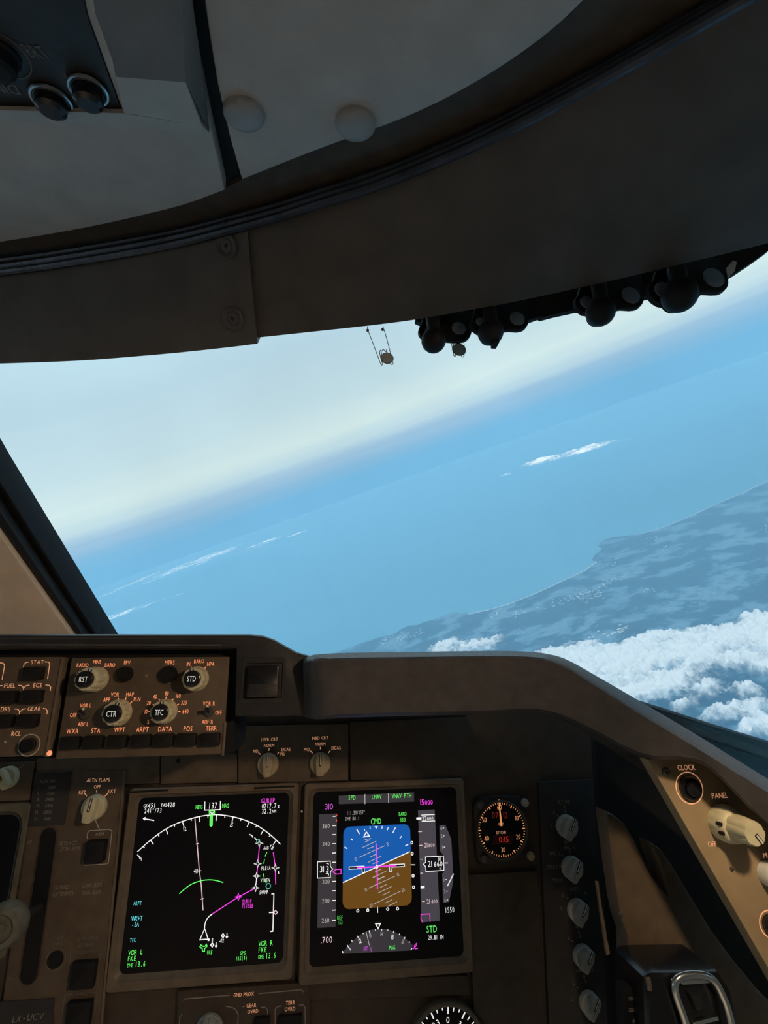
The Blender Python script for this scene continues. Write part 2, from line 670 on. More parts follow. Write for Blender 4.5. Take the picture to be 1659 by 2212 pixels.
def _land(t, p, tx):
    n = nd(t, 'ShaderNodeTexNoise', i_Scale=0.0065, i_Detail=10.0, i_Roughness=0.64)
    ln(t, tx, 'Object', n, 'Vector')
    r = ramp(t, [(0.40, (0.004, 0.030, 0.072)), (0.50, (0.008, 0.048, 0.098)), (0.535, (0.09, 0.18, 0.25)), (0.60, (0.17, 0.26, 0.32)),  # ground colours shifted to blue: distant haze is put into them
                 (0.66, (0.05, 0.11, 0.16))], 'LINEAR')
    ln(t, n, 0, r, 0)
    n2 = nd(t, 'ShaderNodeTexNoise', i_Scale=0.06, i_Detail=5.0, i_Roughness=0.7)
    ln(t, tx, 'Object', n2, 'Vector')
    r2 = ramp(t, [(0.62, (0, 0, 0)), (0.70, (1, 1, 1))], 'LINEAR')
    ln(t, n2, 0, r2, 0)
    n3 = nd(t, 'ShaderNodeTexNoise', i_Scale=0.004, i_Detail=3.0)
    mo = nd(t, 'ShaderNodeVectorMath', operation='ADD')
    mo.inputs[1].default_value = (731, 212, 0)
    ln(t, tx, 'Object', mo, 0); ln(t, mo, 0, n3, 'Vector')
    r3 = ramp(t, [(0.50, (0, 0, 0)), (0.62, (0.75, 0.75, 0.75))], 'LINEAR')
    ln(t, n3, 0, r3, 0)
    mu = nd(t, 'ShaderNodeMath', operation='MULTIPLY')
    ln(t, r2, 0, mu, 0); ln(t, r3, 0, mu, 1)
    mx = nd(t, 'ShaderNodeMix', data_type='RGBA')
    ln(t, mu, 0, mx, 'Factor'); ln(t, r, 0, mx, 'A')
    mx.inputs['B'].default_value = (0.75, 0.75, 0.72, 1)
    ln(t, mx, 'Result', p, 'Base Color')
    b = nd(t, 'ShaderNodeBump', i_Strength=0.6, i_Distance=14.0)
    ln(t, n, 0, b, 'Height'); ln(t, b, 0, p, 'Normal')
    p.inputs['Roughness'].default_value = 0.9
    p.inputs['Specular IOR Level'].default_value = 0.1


def _sand(t, p, tx):
    n = nd(t, 'ShaderNodeTexNoise', i_Scale=0.03, i_Detail=4.0)
    ln(t, tx, 'Object', n, 'Vector')
    r = ramp(t, [(0.3, (0.55, 0.52, 0.45)), (0.7, (0.85, 0.82, 0.74))], 'LINEAR')
    ln(t, n, 0, r, 0); ln(t, r, 0, p, 'Base Color')
    p.inputs['Roughness'].default_value = 0.9


def _cloud(t, p, tx):
    a = nd(t, 'ShaderNodeAttribute', attribute_name='cover')
    n = nd(t, 'ShaderNodeTexNoise', i_Scale=0.11, i_Detail=8.0, i_Roughness=0.68)
    ln(t, tx, 'Object', n, 'Vector')
    m = nd(t, 'ShaderNodeMath', operation='MULTIPLY_ADD')
    ln(t, n, 0, m, 0); m.inputs[1].default_value = 1.3; ln(t, a, 'Fac', m, 2)
    r = nd(t, 'ShaderNodeMapRange', interpolation_type='SMOOTHSTEP')
    r.inputs['From Min'].default_value = 0.50; r.inputs['From Max'].default_value = 1.55
    ln(t, m, 0, r, 'Value')
    t.nodes.remove(p)
    df = nd(t, 'ShaderNodeBsdfDiffuse', i_Color=(0.88, 0.88, 0.87, 1))
    tl = nd(t, 'ShaderNodeBsdfTranslucent', i_Color=(0.88, 0.88, 0.87, 1))
    m1_ = nd(t, 'ShaderNodeMixShader', i_Fac=0.35)
    ln(t, df, 0, m1_, 1); ln(t, tl, 0, m1_, 2)
    tp_ = nd(t, 'ShaderNodeBsdfTransparent')
    m2_ = nd(t, 'ShaderNodeMixShader')
    ln(t, r, 0, m2_, 0); ln(t, tp_, 0, m2_, 1); ln(t, m1_, 0, m2_, 2)
    ln(t, m2_, 0, t.nodes['Material Output'], 'Surface')


for nm, fn in (('sea', _sea), ('land', _land), ('sand', _sand), ('cloud', _cloud)):
    surf_mat(nm, fn)

PS = level_plane(ALT)
b = MB(PS)
b.prism(circ((0, 0), 16500, 160), -20, 0)
tag(b.build('sea', 'sea', smooth=0), 'pale blue sea stretching to the tilted horizon beyond the windscreen', 'sea', kind='structure')

_c6 = lambda x, y: (760 + x / 1.8454, 1000 + y / 1.8454)
coast_c = [(2300, -260), (2000, -95), (1800, 0), (1659, 70), (1560, 120), (1450, 165), (1370, 205), (1300, 235), (1230, 262), (1150, 284), (1090, 291),
           (1040, 296), (1005, 308), (986, 320), (978, 331), (1000, 342), (990, 355), (966, 370), (958, 384), (975, 398), (930, 430),
           (860, 462), (780, 500), (700, 535), (620, 565), (540, 588), (470, 603), (450, 597), (430, 600), (405, 596), (385, 603), (355, 612), (330, 624),
           (290, 633), (262, 647), (225, 650), (192, 664), (160, 684), (125, 690), (95, 700), (62, 712), (30, 722), (-10, 738), (-80, 760), (-200, 800)]
coast = [_c6(*p) for p in coast_c]
PL = level_plane(ALT - 2)
b = MB(PL)
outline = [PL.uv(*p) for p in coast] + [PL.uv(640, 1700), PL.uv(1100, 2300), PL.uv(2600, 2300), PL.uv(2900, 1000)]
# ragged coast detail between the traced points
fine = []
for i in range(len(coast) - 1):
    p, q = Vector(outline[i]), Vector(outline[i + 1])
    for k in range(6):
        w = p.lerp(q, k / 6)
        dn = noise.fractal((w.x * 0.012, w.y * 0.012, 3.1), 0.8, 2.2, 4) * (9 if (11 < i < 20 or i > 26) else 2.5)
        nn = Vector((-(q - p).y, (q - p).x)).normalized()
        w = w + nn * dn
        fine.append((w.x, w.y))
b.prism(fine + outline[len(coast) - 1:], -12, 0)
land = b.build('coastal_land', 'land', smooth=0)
tag(land, 'coast with fields and towns below the horizon, haze blue put into its colour', 'land', kind='structure')
b = MB(PL)
b.line(fine[6 * 18 + 4: 6 * 26 + 2], 7.0, 1.2)
bo = b.build('beach', 'sand', land, smooth=0)
b = MB(PL)
b.line(fine[6 * 1: 6 * 9 + 3], 8.0, 1.2)
b.build('beach', 'sand', land, smooth=0)
b = MB(PL)
rs = random.Random(4)
for (x, y, w_, n_) in ((1283, 1370, 16, 5), (1345, 1357, 22, 14), (1322, 1367, 30, 14), (1300, 1264, 26, 16), (1262, 1283, 36, 26), (1275, 1292, 40, 26), (1395, 1275, 26, 8), (1215, 1300, 60, 24), (1130, 1322, 60, 18),
                       (1240, 1292, 24, 12), (1330, 1215, 30, 8), (1430, 1187, 30, 8), (1650, 1145, 26, 6), (1410, 1162, 24, 6), (1069, 1324, 20, 8), (900, 1368, 24, 14), (870, 1375, 24, 14), (830, 1385, 24, 10), (1340, 1246, 60, 14)):
    for k in range(n_):
        dx_ = rs.gauss(0, w_ * .35)
        px_, py_ = x + dx_, y - dx_ * .25 + rs.gauss(0, 4)
        c0 = Vector(PL.uv(px_, py_))
        ww, hh_ = rs.uniform(1.0, 4.2), rs.uniform(1.0, 3.0)
        an = rs.uniform(0, 3.14)
        e0, e1 = Vector((math.cos(an), math.sin(an))) * ww, Vector((-math.sin(an), math.cos(an))) * hh_
        b.prism([tuple(c0 - e0 - e1), tuple(c0 + e0 - e1), tuple(c0 + e0 + e1), tuple(c0 - e0 + e1)], 0, 1.5)
o = b.build('settlement', 'sand', land, smooth=0)
o['kind'] = 'stuff'

# haze: a scattering layer of air between the aircraft and the ground
m = bpy.data.materials.new('haze')
m.use_nodes = True
t = m.node_tree
t.nodes.clear()
vs = nd(t, 'ShaderNodeVolumePrincipled')
vs.inputs['Color'].default_value = (0.39, 0.70, 0.895, 1)
vs.inputs['Density'].default_value = 1 / 1500.0
vs.inputs['Anisotropy'].default_value = 0.0
ou = nd(t, 'ShaderNodeOutputMaterial')
ln(t, vs, 0, ou, 'Volume')
MATS['haze'] = m
b = MB(PS)
b.prism(circ((0, 0), 16000, 96), 1.0, ALT - 230)
tag(b.build('haze', 'haze', smooth=0), 'thin blue haze lying over the sea and the coast', 'haze', kind='stuff')


def cloud(name, label, h, puffs, cell, hgt, seed, thin=0.0, gain=1.0, ang=0.0, group=None):
    """billowed cloud top: puffs are (px, py, length px, width px) placed on the level plane h below the aircraft"""
    pl = level_plane(h)
    cs = []
    for (x, y, rx, ry) in puffs:
        c = pl.uv(x, y)
        k = abs(pl.uv(x + rx, y - rx * 0.355)[0] - c[0]) or 1
        e = pl.uv(x, y - ry)
        k2 = math.hypot(e[0] - c[0], e[1] - c[1])
        cs.append((c[0], c[1], k, k2))
    u0 = min(c[0] - 1.7 * c[2] for c in cs); u1 = max(c[0] + 1.7 * c[2] for c in cs)
    v0 = min(c[1] - 1.7 * c[3] for c in cs); v1 = max(c[1] + 1.7 * c[3] for c in cs)
    nu, nv = max(8, int((u1 - u0) / cell)), max(8, int((v1 - v0) / cell))
    nu, nv = min(nu, 420), min(nv, 420)
    o0 = Plane(pl.o + GX * ((u0 + u1) / 2) + GY * ((v0 + v1) / 2), GX, GY)
    top, cov = [], []
    for j in range(nv + 1):
        v = v0 + (v1 - v0) * j / nv
        for i in range(nu + 1):
            u = u0 + (u1 - u0) * i / nu
            d = 0.0
            for (a, bb, ku, kv) in cs:
                q = ((u - a) / ku) ** 2 + ((v - bb) / kv) ** 2
                if q < 5:
                    d = d + math.exp(-1.6 * q)
            d = min(1.15, d)
            if d > 0.04:
                s_ = 1.0 / (cell * 9)
                bil = (1 - 1.6 * abs(noise.fractal((u * s_, v * s_, seed), 0.9, 2.1, 6))) ** 1.0
                wis = noise.fractal((u * s_ * 0.6 + 9, v * s_ * 0.6, seed + 5), 0.7, 2.2, 6)
            else:
                bil, wis = 0.0, 0.0
            c_ = d * gain + 0.55 * wis * min(1, d * 2.5) - 0.35 - thin
            hh = hgt * max(0.0, min(1.0, c_ + 0.35)) * (0.35 + 0.8 * bil)
            top.append((u - (u0 + u1) / 2, v - (v0 + v1) / 2, hh))
            cov.append(max(-0.8, min(0.9, c_)))
    keep, fs = {}, []
    W_ = nu + 1
    for j in range(nv):
        for i in range(nu):
            q = (j * W_ + i, j * W_ + i + 1, (j + 1) * W_ + i + 1, (j + 1) * W_ + i)
            if max(cov[k] for k in q) > -0.30:
                fs.append(q)
    for f in fs:
        for k in f:
            keep.setdefault(k, len(keep))
    me = bpy.data.meshes.new(name)
    me.from_pydata([top[k] for k in keep], [], [tuple(keep[k] for k in f) for f in fs])
    at = me.attributes.new('cover', 'FLOAT', 'POINT')
    at.data.foreach_set('value', [cov[k] for k in keep])
    me.polygons.foreach_set('use_smooth', [True] * len(fs))
    me.materials.append(MATS['cloud'])
    me.update()
    o = bpy.data.objects.new(name, me)
    COL.objects.link(o)
    o.matrix_world = o0.m()
    tag(o, label, 'cloud', group, 'stuff')
    return o


cloud('cumulus_bank', 'bright white billowing cumulus clouds over the coast beyond the glareshield', 430,
      [(960, 1408, 60, 22), (1040, 1400, 60, 18), (1180, 1440, 70, 40), (1250, 1430, 75, 42), (1330, 1445, 80, 55), (1310, 1490, 70, 40), (1420, 1420, 70, 42),
       (1480, 1400, 70, 40), (1560, 1385, 60, 34), (1640, 1370, 60, 34), (1640, 1345, 30, 22), (1530, 1440, 60, 26), (1440, 1480, 50, 24), (1610, 1500, 34, 26),
       (1560, 1550, 50, 22), (1640, 1540, 50, 22), (1480, 1535, 45, 14), (1655, 1580, 40, 18), (1700, 1440, 60, 40), (1420, 1500, 60, 16), (1655, 1455, 18, 16), (1600, 1590, 60, 14), (1380, 1405, 60, 20), (1220, 1475, 60, 26), (1600, 1430, 40, 20), (1650, 1400, 40, 20), (1350, 1520, 60, 20), (1530, 1500, 40, 16)],
      2.4, 17, 2.3, 0.02, 1.05)
cloud('cirrus_streak', 'long thin white cloud lying alone over the open sea', 120,
      [(1090, 1028, 26, 4), (1150, 1004, 44, 9), (1200, 990, 44, 12), (1255, 975, 44, 11), (1310, 958, 26, 8)], 5.0, 9, 5.1, 0.46, 0.95)
cloud('cirrus_wisp', 'faint pale wisp of cloud beside the left window post', 250,
      [(215, 1345, 36, 9), (270, 1324, 46, 8), (330, 1303, 46, 6), (385, 1285, 26, 4)], 5.0, 5, 7.7, 0.40, 0.85)
cloud('cirrus_veil', 'stretched veil of thin cloud above the blue sea', 150,
      [(290, 1258, 60, 8), (390, 1225, 80, 9), (480, 1195, 80, 9), (570, 1172, 70, 7), (650, 1150, 50, 5)], 6.0, 5, 11.7, 0.44, 0.85)

# ------------------------------------------------------------------ flight deck shell
b = MB()
b.add([(-1.9, -1.7, 0), (1.0, -1.7, 0), (1.0, 1.3, 0), (-1.9, 1.3, 0), (-1.9, -1.7, -0.05), (1.0, -1.7, -0.05), (1.0, 1.3, -0.05), (-1.9, 1.3, -0.05)],
      [(0, 1, 2, 3), (7, 6, 5, 4), (0, 4, 5, 1), (1, 5, 6, 2), (2, 6, 7, 3), (3, 7, 4, 0)])
tag(b.build('floor', 'wall_paint', smooth=0), 'grey flight deck floor', 'floor', kind='structure')


def wbox(b, x0, y0, z0, x1, y1, z1):
    vs_ = [(x, y, z) for z in (z0, z1) for (x, y) in ((x0, y0), (x1, y0), (x1, y1), (x0, y1))]
    b.add(vs_, [(0, 3, 2, 1), (4, 5, 6, 7), (0, 1, 5, 4), (1, 2, 6, 5), (2, 3, 7, 6), (3, 0, 4, 7)])


b = MB()
wbox(b, -1.9, -1.75, -0.05, 1.0, -1.7, 1.70)
tag(b.build('wall_back', 'wall_paint', smooth=0), 'grey rear bulkhead of the flight deck', 'wall', kind='structure')
b = MB()
wbox(b, -1.95, -1.7, -0.05, -1.9, 1.3, 1.08)
wbox(b, -1.95, -1.7, 1.08, -1.9, -0.35, 1.70)
wbox(b, -1.95, -0.35, 1.55, -1.9, 1.3, 1.70)
tag(b.build('wall_left', 'wall_paint', smooth=0), 'grey side wall behind the other seat with its window opening', 'wall', kind='structure')
b = MB()
wbox(b, 1.0, -1.7, -0.05, 1.05, 0.75, 1.02)
wbox(b, 1.0, -1.7, 1.02, 1.05, -0.10, 1.70)
wbox(b, 1.0, -0.10, 1.46, 1.05, 0.55, 1.70)
tag(b.build('wall_right', 'wall_paint', smooth=0), 'grey side wall beside the seat with its window opening', 'wall', kind='structure')
b = MB()
wbox(b, -1.9, -1.7, 1.60, 1.0, 0.66, 1.65)
tag(b.build('roof_shell', 'wall_paint', smooth=0), 'outer roof skin above the ceiling liner', 'roof', kind='structure')

# ---- ceiling liner: two panels with a seam, on a plane that slopes down towards the windscreen
TC = math.radians(3)
PCL = Plane(W(600, 250, 0.50), AX, -AY * math.cos(TC) + AZ * math.sin(TC))
pc = PCL.at(520, 300)
ceil = thing('ceiling', 'grey textured ceiling liner with overhead panel surround', 'ceiling', pc, kind='structure')
cedge = [(-700, 590), (-300, 570), (-80, 540), (0, 526), (100, 510), (200, 492), (300, 470), (400, 445), (487, 413)]
b = MB(pc)
b.prism(b.P(*([(p.x, p.y) for p in crom(cedge, 36)] + [(470, 335), (455, 270), (430, 150), (405, 0), (370, -260), (-700, -260)])), -0.012, 0, 0.003)
b.build('liner_panel', 'liner', ceil)
redge = [(522, 392), (640, 345), (700, 322), (760, 300), (850, 268), (925, 236), (1000, 198), (1075, 154), (1150, 103), (1210, 55), (1270, -2), (1400, -130), (1500, -240)]
b = MB(pc)
b.prism(b.P(*([(410, -260), (440, 0), (455, 100), (470, 190), (497, 305)] + [(p.x, p.y) for p in crom(redge, 48)])), -0.012, 0, 0.003)
b.build('liner_panel', 'liner', ceil)
b = MB(pc)
b.prism(b.P((360, -260), (470, -260), (540, 430), (470, 440)), -0.03, -0.014)
b.build('seam_shade', 'black', ceil)  # black sheet stands for the shadow in the gap between the panels
for (x, y) in ((527, 242), (768, 263)):
    b = MB(pc)
    k = pc.sc(x, y)
    c = pc.uv(x, y)
    r = 44 * abs(pc.uv(x + 4, y)[0] - pc.uv(x - 4, y)[0]) / 8
    b.lathe(c, [(r * 1.0, 0), (r * 1.0, 0.0018), (r * .97, 0.0034), (r * .88, 0.0048), (r * .55, 0.0062), (r * .1, 0.0066)], 36)
    b.build('domed_cap', 'cap_grey', ceil)

# ---- overhead panel surround (right and front beams) and the overhead panel itself
b = MB(pc)


def cp(px, py, h):
    u, v = pc.uv(px, py, h)
    return (u, v, h)


b.strip([[cp(172, -60, 0.004), cp(190, 30, 0.004), cp(226, 130, 0.004), cp(268, 243, 0.004)],
         [cp(192, -60, 0.016), cp(206, 30, 0.016), cp(243, 130, 0.016), cp(262, 172, 0.016)]], Vector((0, 0, -0.003)))
b.build('surround_edge', 'pale_grey' if 'pale_grey' in MATS else 'liner', ceil)
b = MB(pc)
b.strip([[cp(192, -60, 0.016), cp(206, 30, 0.016), cp(243, 130, 0.016), cp(250, 166, 0.016)],
         [cp(392, -60, 0.016), cp(395, 30, 0.016), cp(398, 130, 0.016), cp(401, 178, 0.016)],
         [cp(408, -60, 0.001), cp(418, 30, 0.001), cp(432, 130, 0.001), cp(452, 283, 0.001)]], Vector((0, 0, -0.003)))
b.build('surround_beam', 'liner_shaded', ceil)
b = MB(pc)
b.strip([[cp(250, 166, 0.016), cp(401, 178, 0.016)], [cp(268, 243, 0.006), cp(436, 272, 0.006)], [cp(272, 262, 0.001), cp(452, 287, 0.001)]], Vector((0, 0, -0.003)))
b.build('surround_bevel', 'liner', ceil)
b = MB(pc)
b.strip([[cp(-300, 226, 0.006), cp(0, 238, 0.006), cp(268, 245, 0.006), cp(436, 272, 0.006)],
         [cp(-300, 254, 0.001), cp(0, 262, 0.001), cp(268, 272, 0.001), cp(440, 290, 0.001)]], Vector((0, 0, -0.003)))
b.build('surround_lip', 'liner', ceil)

po = PCL.at(110, 120)
ovh = thing('overhead_panel', 'dark overhead switch panel at the upper edge of the ceiling', 'overhead panel', po)
b = MB(po)
b.prism(b.P((-300, 228), (0, 236), (150, 242), (266, 243), (226, 130), (190, 30), (172, -60), (100, -260), (-300, -260)), -0.004, 0.002, 0.0006)
b.build('faceplate', 'placard', ovh)
b = MB(po)
b.pline([(140, 150), (150, 175), (168, 242)], 2, 0.0024)
b.text('BRT', 84, 105, 26, 0.0024, 0.55, slant=-0.35)
b.text('DIM', 12, 184, 20, 0.0024, 0.9, rot=180)
b.pcirc(-2, 110, 50, 2.0, 0.0024, 40)
b.build('lettering', 'print_faint', ovh)
for (x, y, r, hgt, mt_) in ((-2, 108, 34, 0.012, 'black'), (112, 205, 30, 0.010, 'gloss_black'), (192, 183, 30, 0.012, 'gloss_black')):
    b = MB(po)
    k = po.sc(x, y) * r
    b.lathe(po.uv(x, y), [(k * 1.05, 0.002), (k * 1.05, 0.004), (k * .9, 0.005), (k * .85, hgt), (k * .6, hgt + 0.002)], 28)
    o = b.build('knob', mt_, ovh)
    if r == 30:
        b = MB(po)
        c = po.uv(x, y)
        b.tube([(c[0] + k * 1.08 * math.cos(a), c[1] + k * 1.08 * math.sin(a), 0.004) for a in [2 * math.pi * i / 28 for i in range(28)]], 0.0011, 6, True)
        b.build('ring', 'steel', o)

# ---- curved black track between the liner and the window header
rail_px = [(-700, 655), (-300, 628), (-80, 600), (0, 589), (100, 576), (200, 560), (300, 543), (400, 523), (520, 492), (600, 470), (700, 438), (830, 396), (1000, 326),
           (1100, 278), (1200, 226), (1300, 172), (1400, 116), (1500, 58), (1659, -34), (1800, -120), (2000, -245), (2200, -370)]
edge_px = cedge + redge
NR = 60
rail2 = crom(rail_px, NR)
# ceiling edge at the same stations
ex_ = crom(edge_px, 400)


def near_edge(x, y):
    # closest ceiling-edge pixel "above" the rail, walking across the band
    best = min(ex_, key=lambda e: (e.x - (x - 14)) ** 2 + 0.25 * (e.y - (y - 80)) ** 2)
    return best


b = MB(pc)
rowA = [cp(e.x, e.y - 6, -0.010) for e in [near_edge(p.x, p.y) for p in rail2]]
rowB = [cp(p.x, p.y - 34, -0.016) for p in rail2]
rowC = [cp(p.x, p.y + 6, -0.012) for p in rail2]
b.strip([rowA, rowB, rowC], Vector((0, 0, -0.004)))
tag(b.build('trim_1', 'brown_dark'), 'dark curved channel between ceiling liner and window header', 'trim', kind='structure')
tr = thing('trim_2', 'glossy black curved track running under the ceiling edge', 'trim', pc, kind='structure')
for off, h, r, nm in ((-14, -0.004, 0.0040, 'track_rib'), (-1, 0.001, 0.0042, 'track_bead'), (-27, -0.009, 0.0030, 'track_rib')):
    b = MB(pc)
    b.tube([cp(p.x, p.y + off, h) for p in rail2], r, 10)
    b.build(nm, 'rail', tr)

# ---- window header: one long panel over the windscreen and a second, proud one with screws
low_r = [(540, 731), (700, 714), (800, 703), (900, 690), (1000, 672), (1100, 654), (1200, 633), (1300, 611), (1400, 588), (1500, 564), (1600, 540), (1700, 514), (1850, 470), (2000, 420), (2150, 362)]
low_l = [(-700, 770), (-300, 786), (-50, 784), (0, 782), (100, 779), (200, 774), (300, 766), (400, 757), (500, 746), (556, 739)]


def low_d(x):
    return 0.84 - 0.24 * min(x, 1750) / 1659.0 - 0.10 * max(0, x - 1750) / 1659.0


def rail_at(x):
    """rail pixel y at pixel x"""
    for p, q in zip(rail2, rail2[1:]):
        if p.x <= x <= q.x:
            t_ = (x - p.x) / (q.x - p.x)
            return p.y + (q.y - p.y) * t_
    return rail2[-1].y if x > rail2[-1].x else rail2[0].y


def header(low, n, proud, x_shift_top):
    lows = crom(low, n)
    rows = [[], [], [], [], [], []]
    for i, p in enumerate(lows):
        f = i / (n - 1)
        xt = p.x + x_shift_top(f)
        yt = rail_at(xt) - 4
        u, v = PCL.uv(xt, yt, -0.004)
        T = PCL.o + PCL.ex * u + PCL.ey * v - PCL.ez * 0.004
        B = W(p.x, p.y, low_d(p.x))
        nrm = Vector((0.1, -0.75, -0.66)).normalized() * proud
        for k, fr in enumerate((0.0, 0.12, 0.5, 0.94)):
            bulge = math.sin(math.pi * fr) * 0.010
            rows[k].append(T.lerp(B, fr) + nrm + Vector((0, 0, -1)) * bulge * 0.5)
        rows[4].append(B + nrm)
        rows[5].append(B + nrm + Vector((0, 0.012, 0.006)))
    return rows


b = MB()
b.strip(header(low_r, 40, 0.0, lambda f: -22 + 60 * f), Vector((0, 0.012, 0.010)))
tag(b.build('trim_3', 'header'), 'long dark brown header panel above the windscreen', 'window header', kind='structure')
PH = Plane(W(300, 670, 0.78), AX, AZ)
hd = thing('trim_4', 'dark header panel with a large recessed screw beside the panel joint', 'window header', PH, kind='structure')
b = MB(PH)
rows = header(low_l, 30, 0.004, lambda f: -22 * f)
b.strip([[PH.loc(p) for p in r] for r in rows], Vector(PH.loc(PH.o + Vector((0, 0.012, 0.010)))))
b.build('cover', 'header_b', hd)


def screw_on(parent, pl0, p, nrm, r, ringed=True):
    """countersunk screw with a cupped washer at world point p"""
    ez = nrm.normalized()
    ex = AX - ez * AX.dot(ez)
    ex.normalize()
    ey = ez.cross(ex)
    q = lambda u, v, h: pl0.loc(p + ex * u + ey * v + ez * h)
    bb = MB(pl0)
    N = 32
    prof = [(r, -0.001), (r, 0.0012), (r * .9, 0.0022), (r * .62, 0.0012), (r * .55, 0.0004), (r * .5, 0.0010), (r * .2, 0.0014), (r * .02, 0.0014)]
    vs_ = [q(a * math.cos(2 * math.pi * k / N), a * math.sin(2 * math.pi * k / N), h) for a, h in prof for k in range(N)]
    fs_ = [(i * N + k, i * N + (k + 1) % N, (i + 1) * N + (k + 1) % N, (i + 1) * N + k) for i in range(len(prof) - 1) for k in range(N)]
    bb.add(vs_, fs_)
    so = bb.build('screw_cup', 'header_b', parent)
    bb = MB(pl0)
    for a in (0.4, 0.4 + math.pi / 2):
        c_, s_ = math.cos(a), math.sin(a)
        w_, l_ = r * .05, r * .2
        bb.add([q(c_ * x - s_ * y, s_ * x + c_ * y, h) for h in (0.0016, 0.0010) for x, y in ((-l_, -w_), (l_, -w_), (l_, w_), (-l_, w_))],
               [(0, 1, 2, 3), (7, 6, 5, 4), (0, 4, 5, 1), (1, 5, 6, 2), (2, 6, 7, 3), (3, 7, 4, 0)])
    bb.build('screw_slot', 'black', so)


def header_point(px, py):
    """point on the proud header surface under a pixel, with its normal"""
    best = None
    for r in range(len(rows) - 2):
        for k in range(len(rows[0]) - 1):
            a, b_, c, d = rows[r][k], rows[r][k + 1], rows[r + 1][k + 1], rows[r + 1][k]
            n_ = (b_ - a).cross(d - a)
            if n_.length < 1e-12:
                continue
            n_.normalize()
            rr = ray(px, py)
            t_ = (a - EYE).dot(n_) / rr.dot(n_)
            p = EYE + rr * t_
            u_ = (p - a).dot(b_ - a) / (b_ - a).length_squared
            v_ = (p - a).dot(d - a) / (d - a).length_squared
            if -0.05 <= u_ <= 1.05 and -0.05 <= v_ <= 1.05:
                return p, (n_ if n_.dot(EYE - p) > 0 else -n_)
    return W(px, py, 0.75), -AY


for (x, y) in ((503, 688), (490, 531)):
    p, n_ = header_point(x, y)
    screw_on(hd, PH, p, n_, 0.0115)

# ---- windscreen pane, centre post, sill
_pb, _pt = W(830, 1420, 1.22), W(830, 700, 0.90)
PW = Plane(_pb.lerp(_pt, 0.5), AX, (_pt - _pb).normalized())
pw = PW.at(900, 1050)
b = MB(pw)
b.prism(b.P((-420, 480), (1950, 300), (1950, 1800), (-420, 1600)), -0.006, 0.0)
tag(b.build('window_1', 'glass', smooth=0), 'large clear windscreen pane looking out over sea and coast', 'window', kind='structure')
pp = PW.at(60, 1250)
post = thing('trim_5', 'tan windscreen centre post with black rubber edge seals', 'window post', pp, kind='structure')
b = MB(pp)
b.prism(b.P((-520, 300), (-480, 300), (-330, 540), (0, 1086), (186, 1368), (240, 1450), (-520, 1450)), -0.03, 0.03, 0.004)
b.build('post_lining', 'post_tan', post)
b = MB(pp)
b.prism(b.P((-470, 300), (-420, 300), (-280, 540), (0, 1042), (202, 1368), (250, 1450), (230, 1450), (186, 1368), (0, 1086), (-330, 540)), -0.03, 0.024, 0.004)
b.build('inner_seal', 'rubber', post)
b = MB(pp)
b.prism(b.P((-420, 300), (-380, 300), (-250, 540), (0, 999), (215, 1366), (265, 1450), (245, 1450), (202, 1368), (0, 1042), (-280, 540)), -0.03, 0.012, 0.003)
b.build('outer_seal', 'black', post)
ps_ = PW.at(1560, 1590)
sill = thing('trim_6', 'black windscreen bottom seal behind the sloping glareshield end', 'window seal', ps_, kind='structure')
for pts_, h1, mt_, nm in (([(1380, 1524), (1445, 1541), (1550, 1570), (1659, 1598), (1900, 1665), (1900, 1690), (1659, 1612), (1550, 1582), (1440, 1552)], 0.010, 'rubber', 'seal_lip'),
                          ([(1380, 1534), (1440, 1551), (1550, 1581), (1659, 1611), (1900, 1688), (1900, 1730), (1659, 1636), (1560, 1606), (1440, 1572)], 0.004, 'header', 'seal_band'),
                          ([(1400, 1560), (1440, 1571), (1560, 1605), (1659, 1635), (1900, 1728), (1900, 1900), (1400, 1700)], 0.014, 'black', 'seal_base')):
    b = MB(ps_)
    b.prism(b.P(*pts_), -0.002, h1 * 0.5 + 0.001, 0.001)
    b.build(nm, mt_, sill)

# ------------------------------------------------------------------ glareshield
PG = Plane(W(320, 1530, 0.66), AX, PU)
PM = Plane(W(640, 1900, 0.845), AX, PU)
pg = PG.at(560, 1470)
gs = thing('glareshield', 'dark padded glareshield running across below the windscreen', 'glareshield', pg)
HF = 0.012
b = MB(pg)
g = lambda x, y: pg.uv(x, y, HF)
b.prism([g(*p) for p in [(-700, 1371), (-120, 1370), (0, 1370), (300, 1370), (540, 1370), (570, 1373), (592, 1381), (615, 1394), (640, 1408), (672, 1417), (700, 1420), (700, 1546),
                         (640, 1547), (506, 1549), (507, 1500), (509, 1402), (0, 1402), (-700, 1404)]], -0.10, HF, 0.004)
b.build('housing', 'housing', gs)
b = MB(pg)
b.prism([g(*p) for p in [(-700, 1404), (500, 1396), (496, 1634), (200, 1642), (-700, 1660)]], -0.09, -0.010)
b.build('pocket', 'black', gs)
b = MB(pg)
b.prism([g(*p) for p in [(-700, 1389), (0, 1390), (300, 1391), (480, 1392), (480, 1396), (0, 1395), (-700, 1395)]], HF - 0.002, HF + 0.0015, 0.0005)
b.build('trim_strip', 'pad', gs)

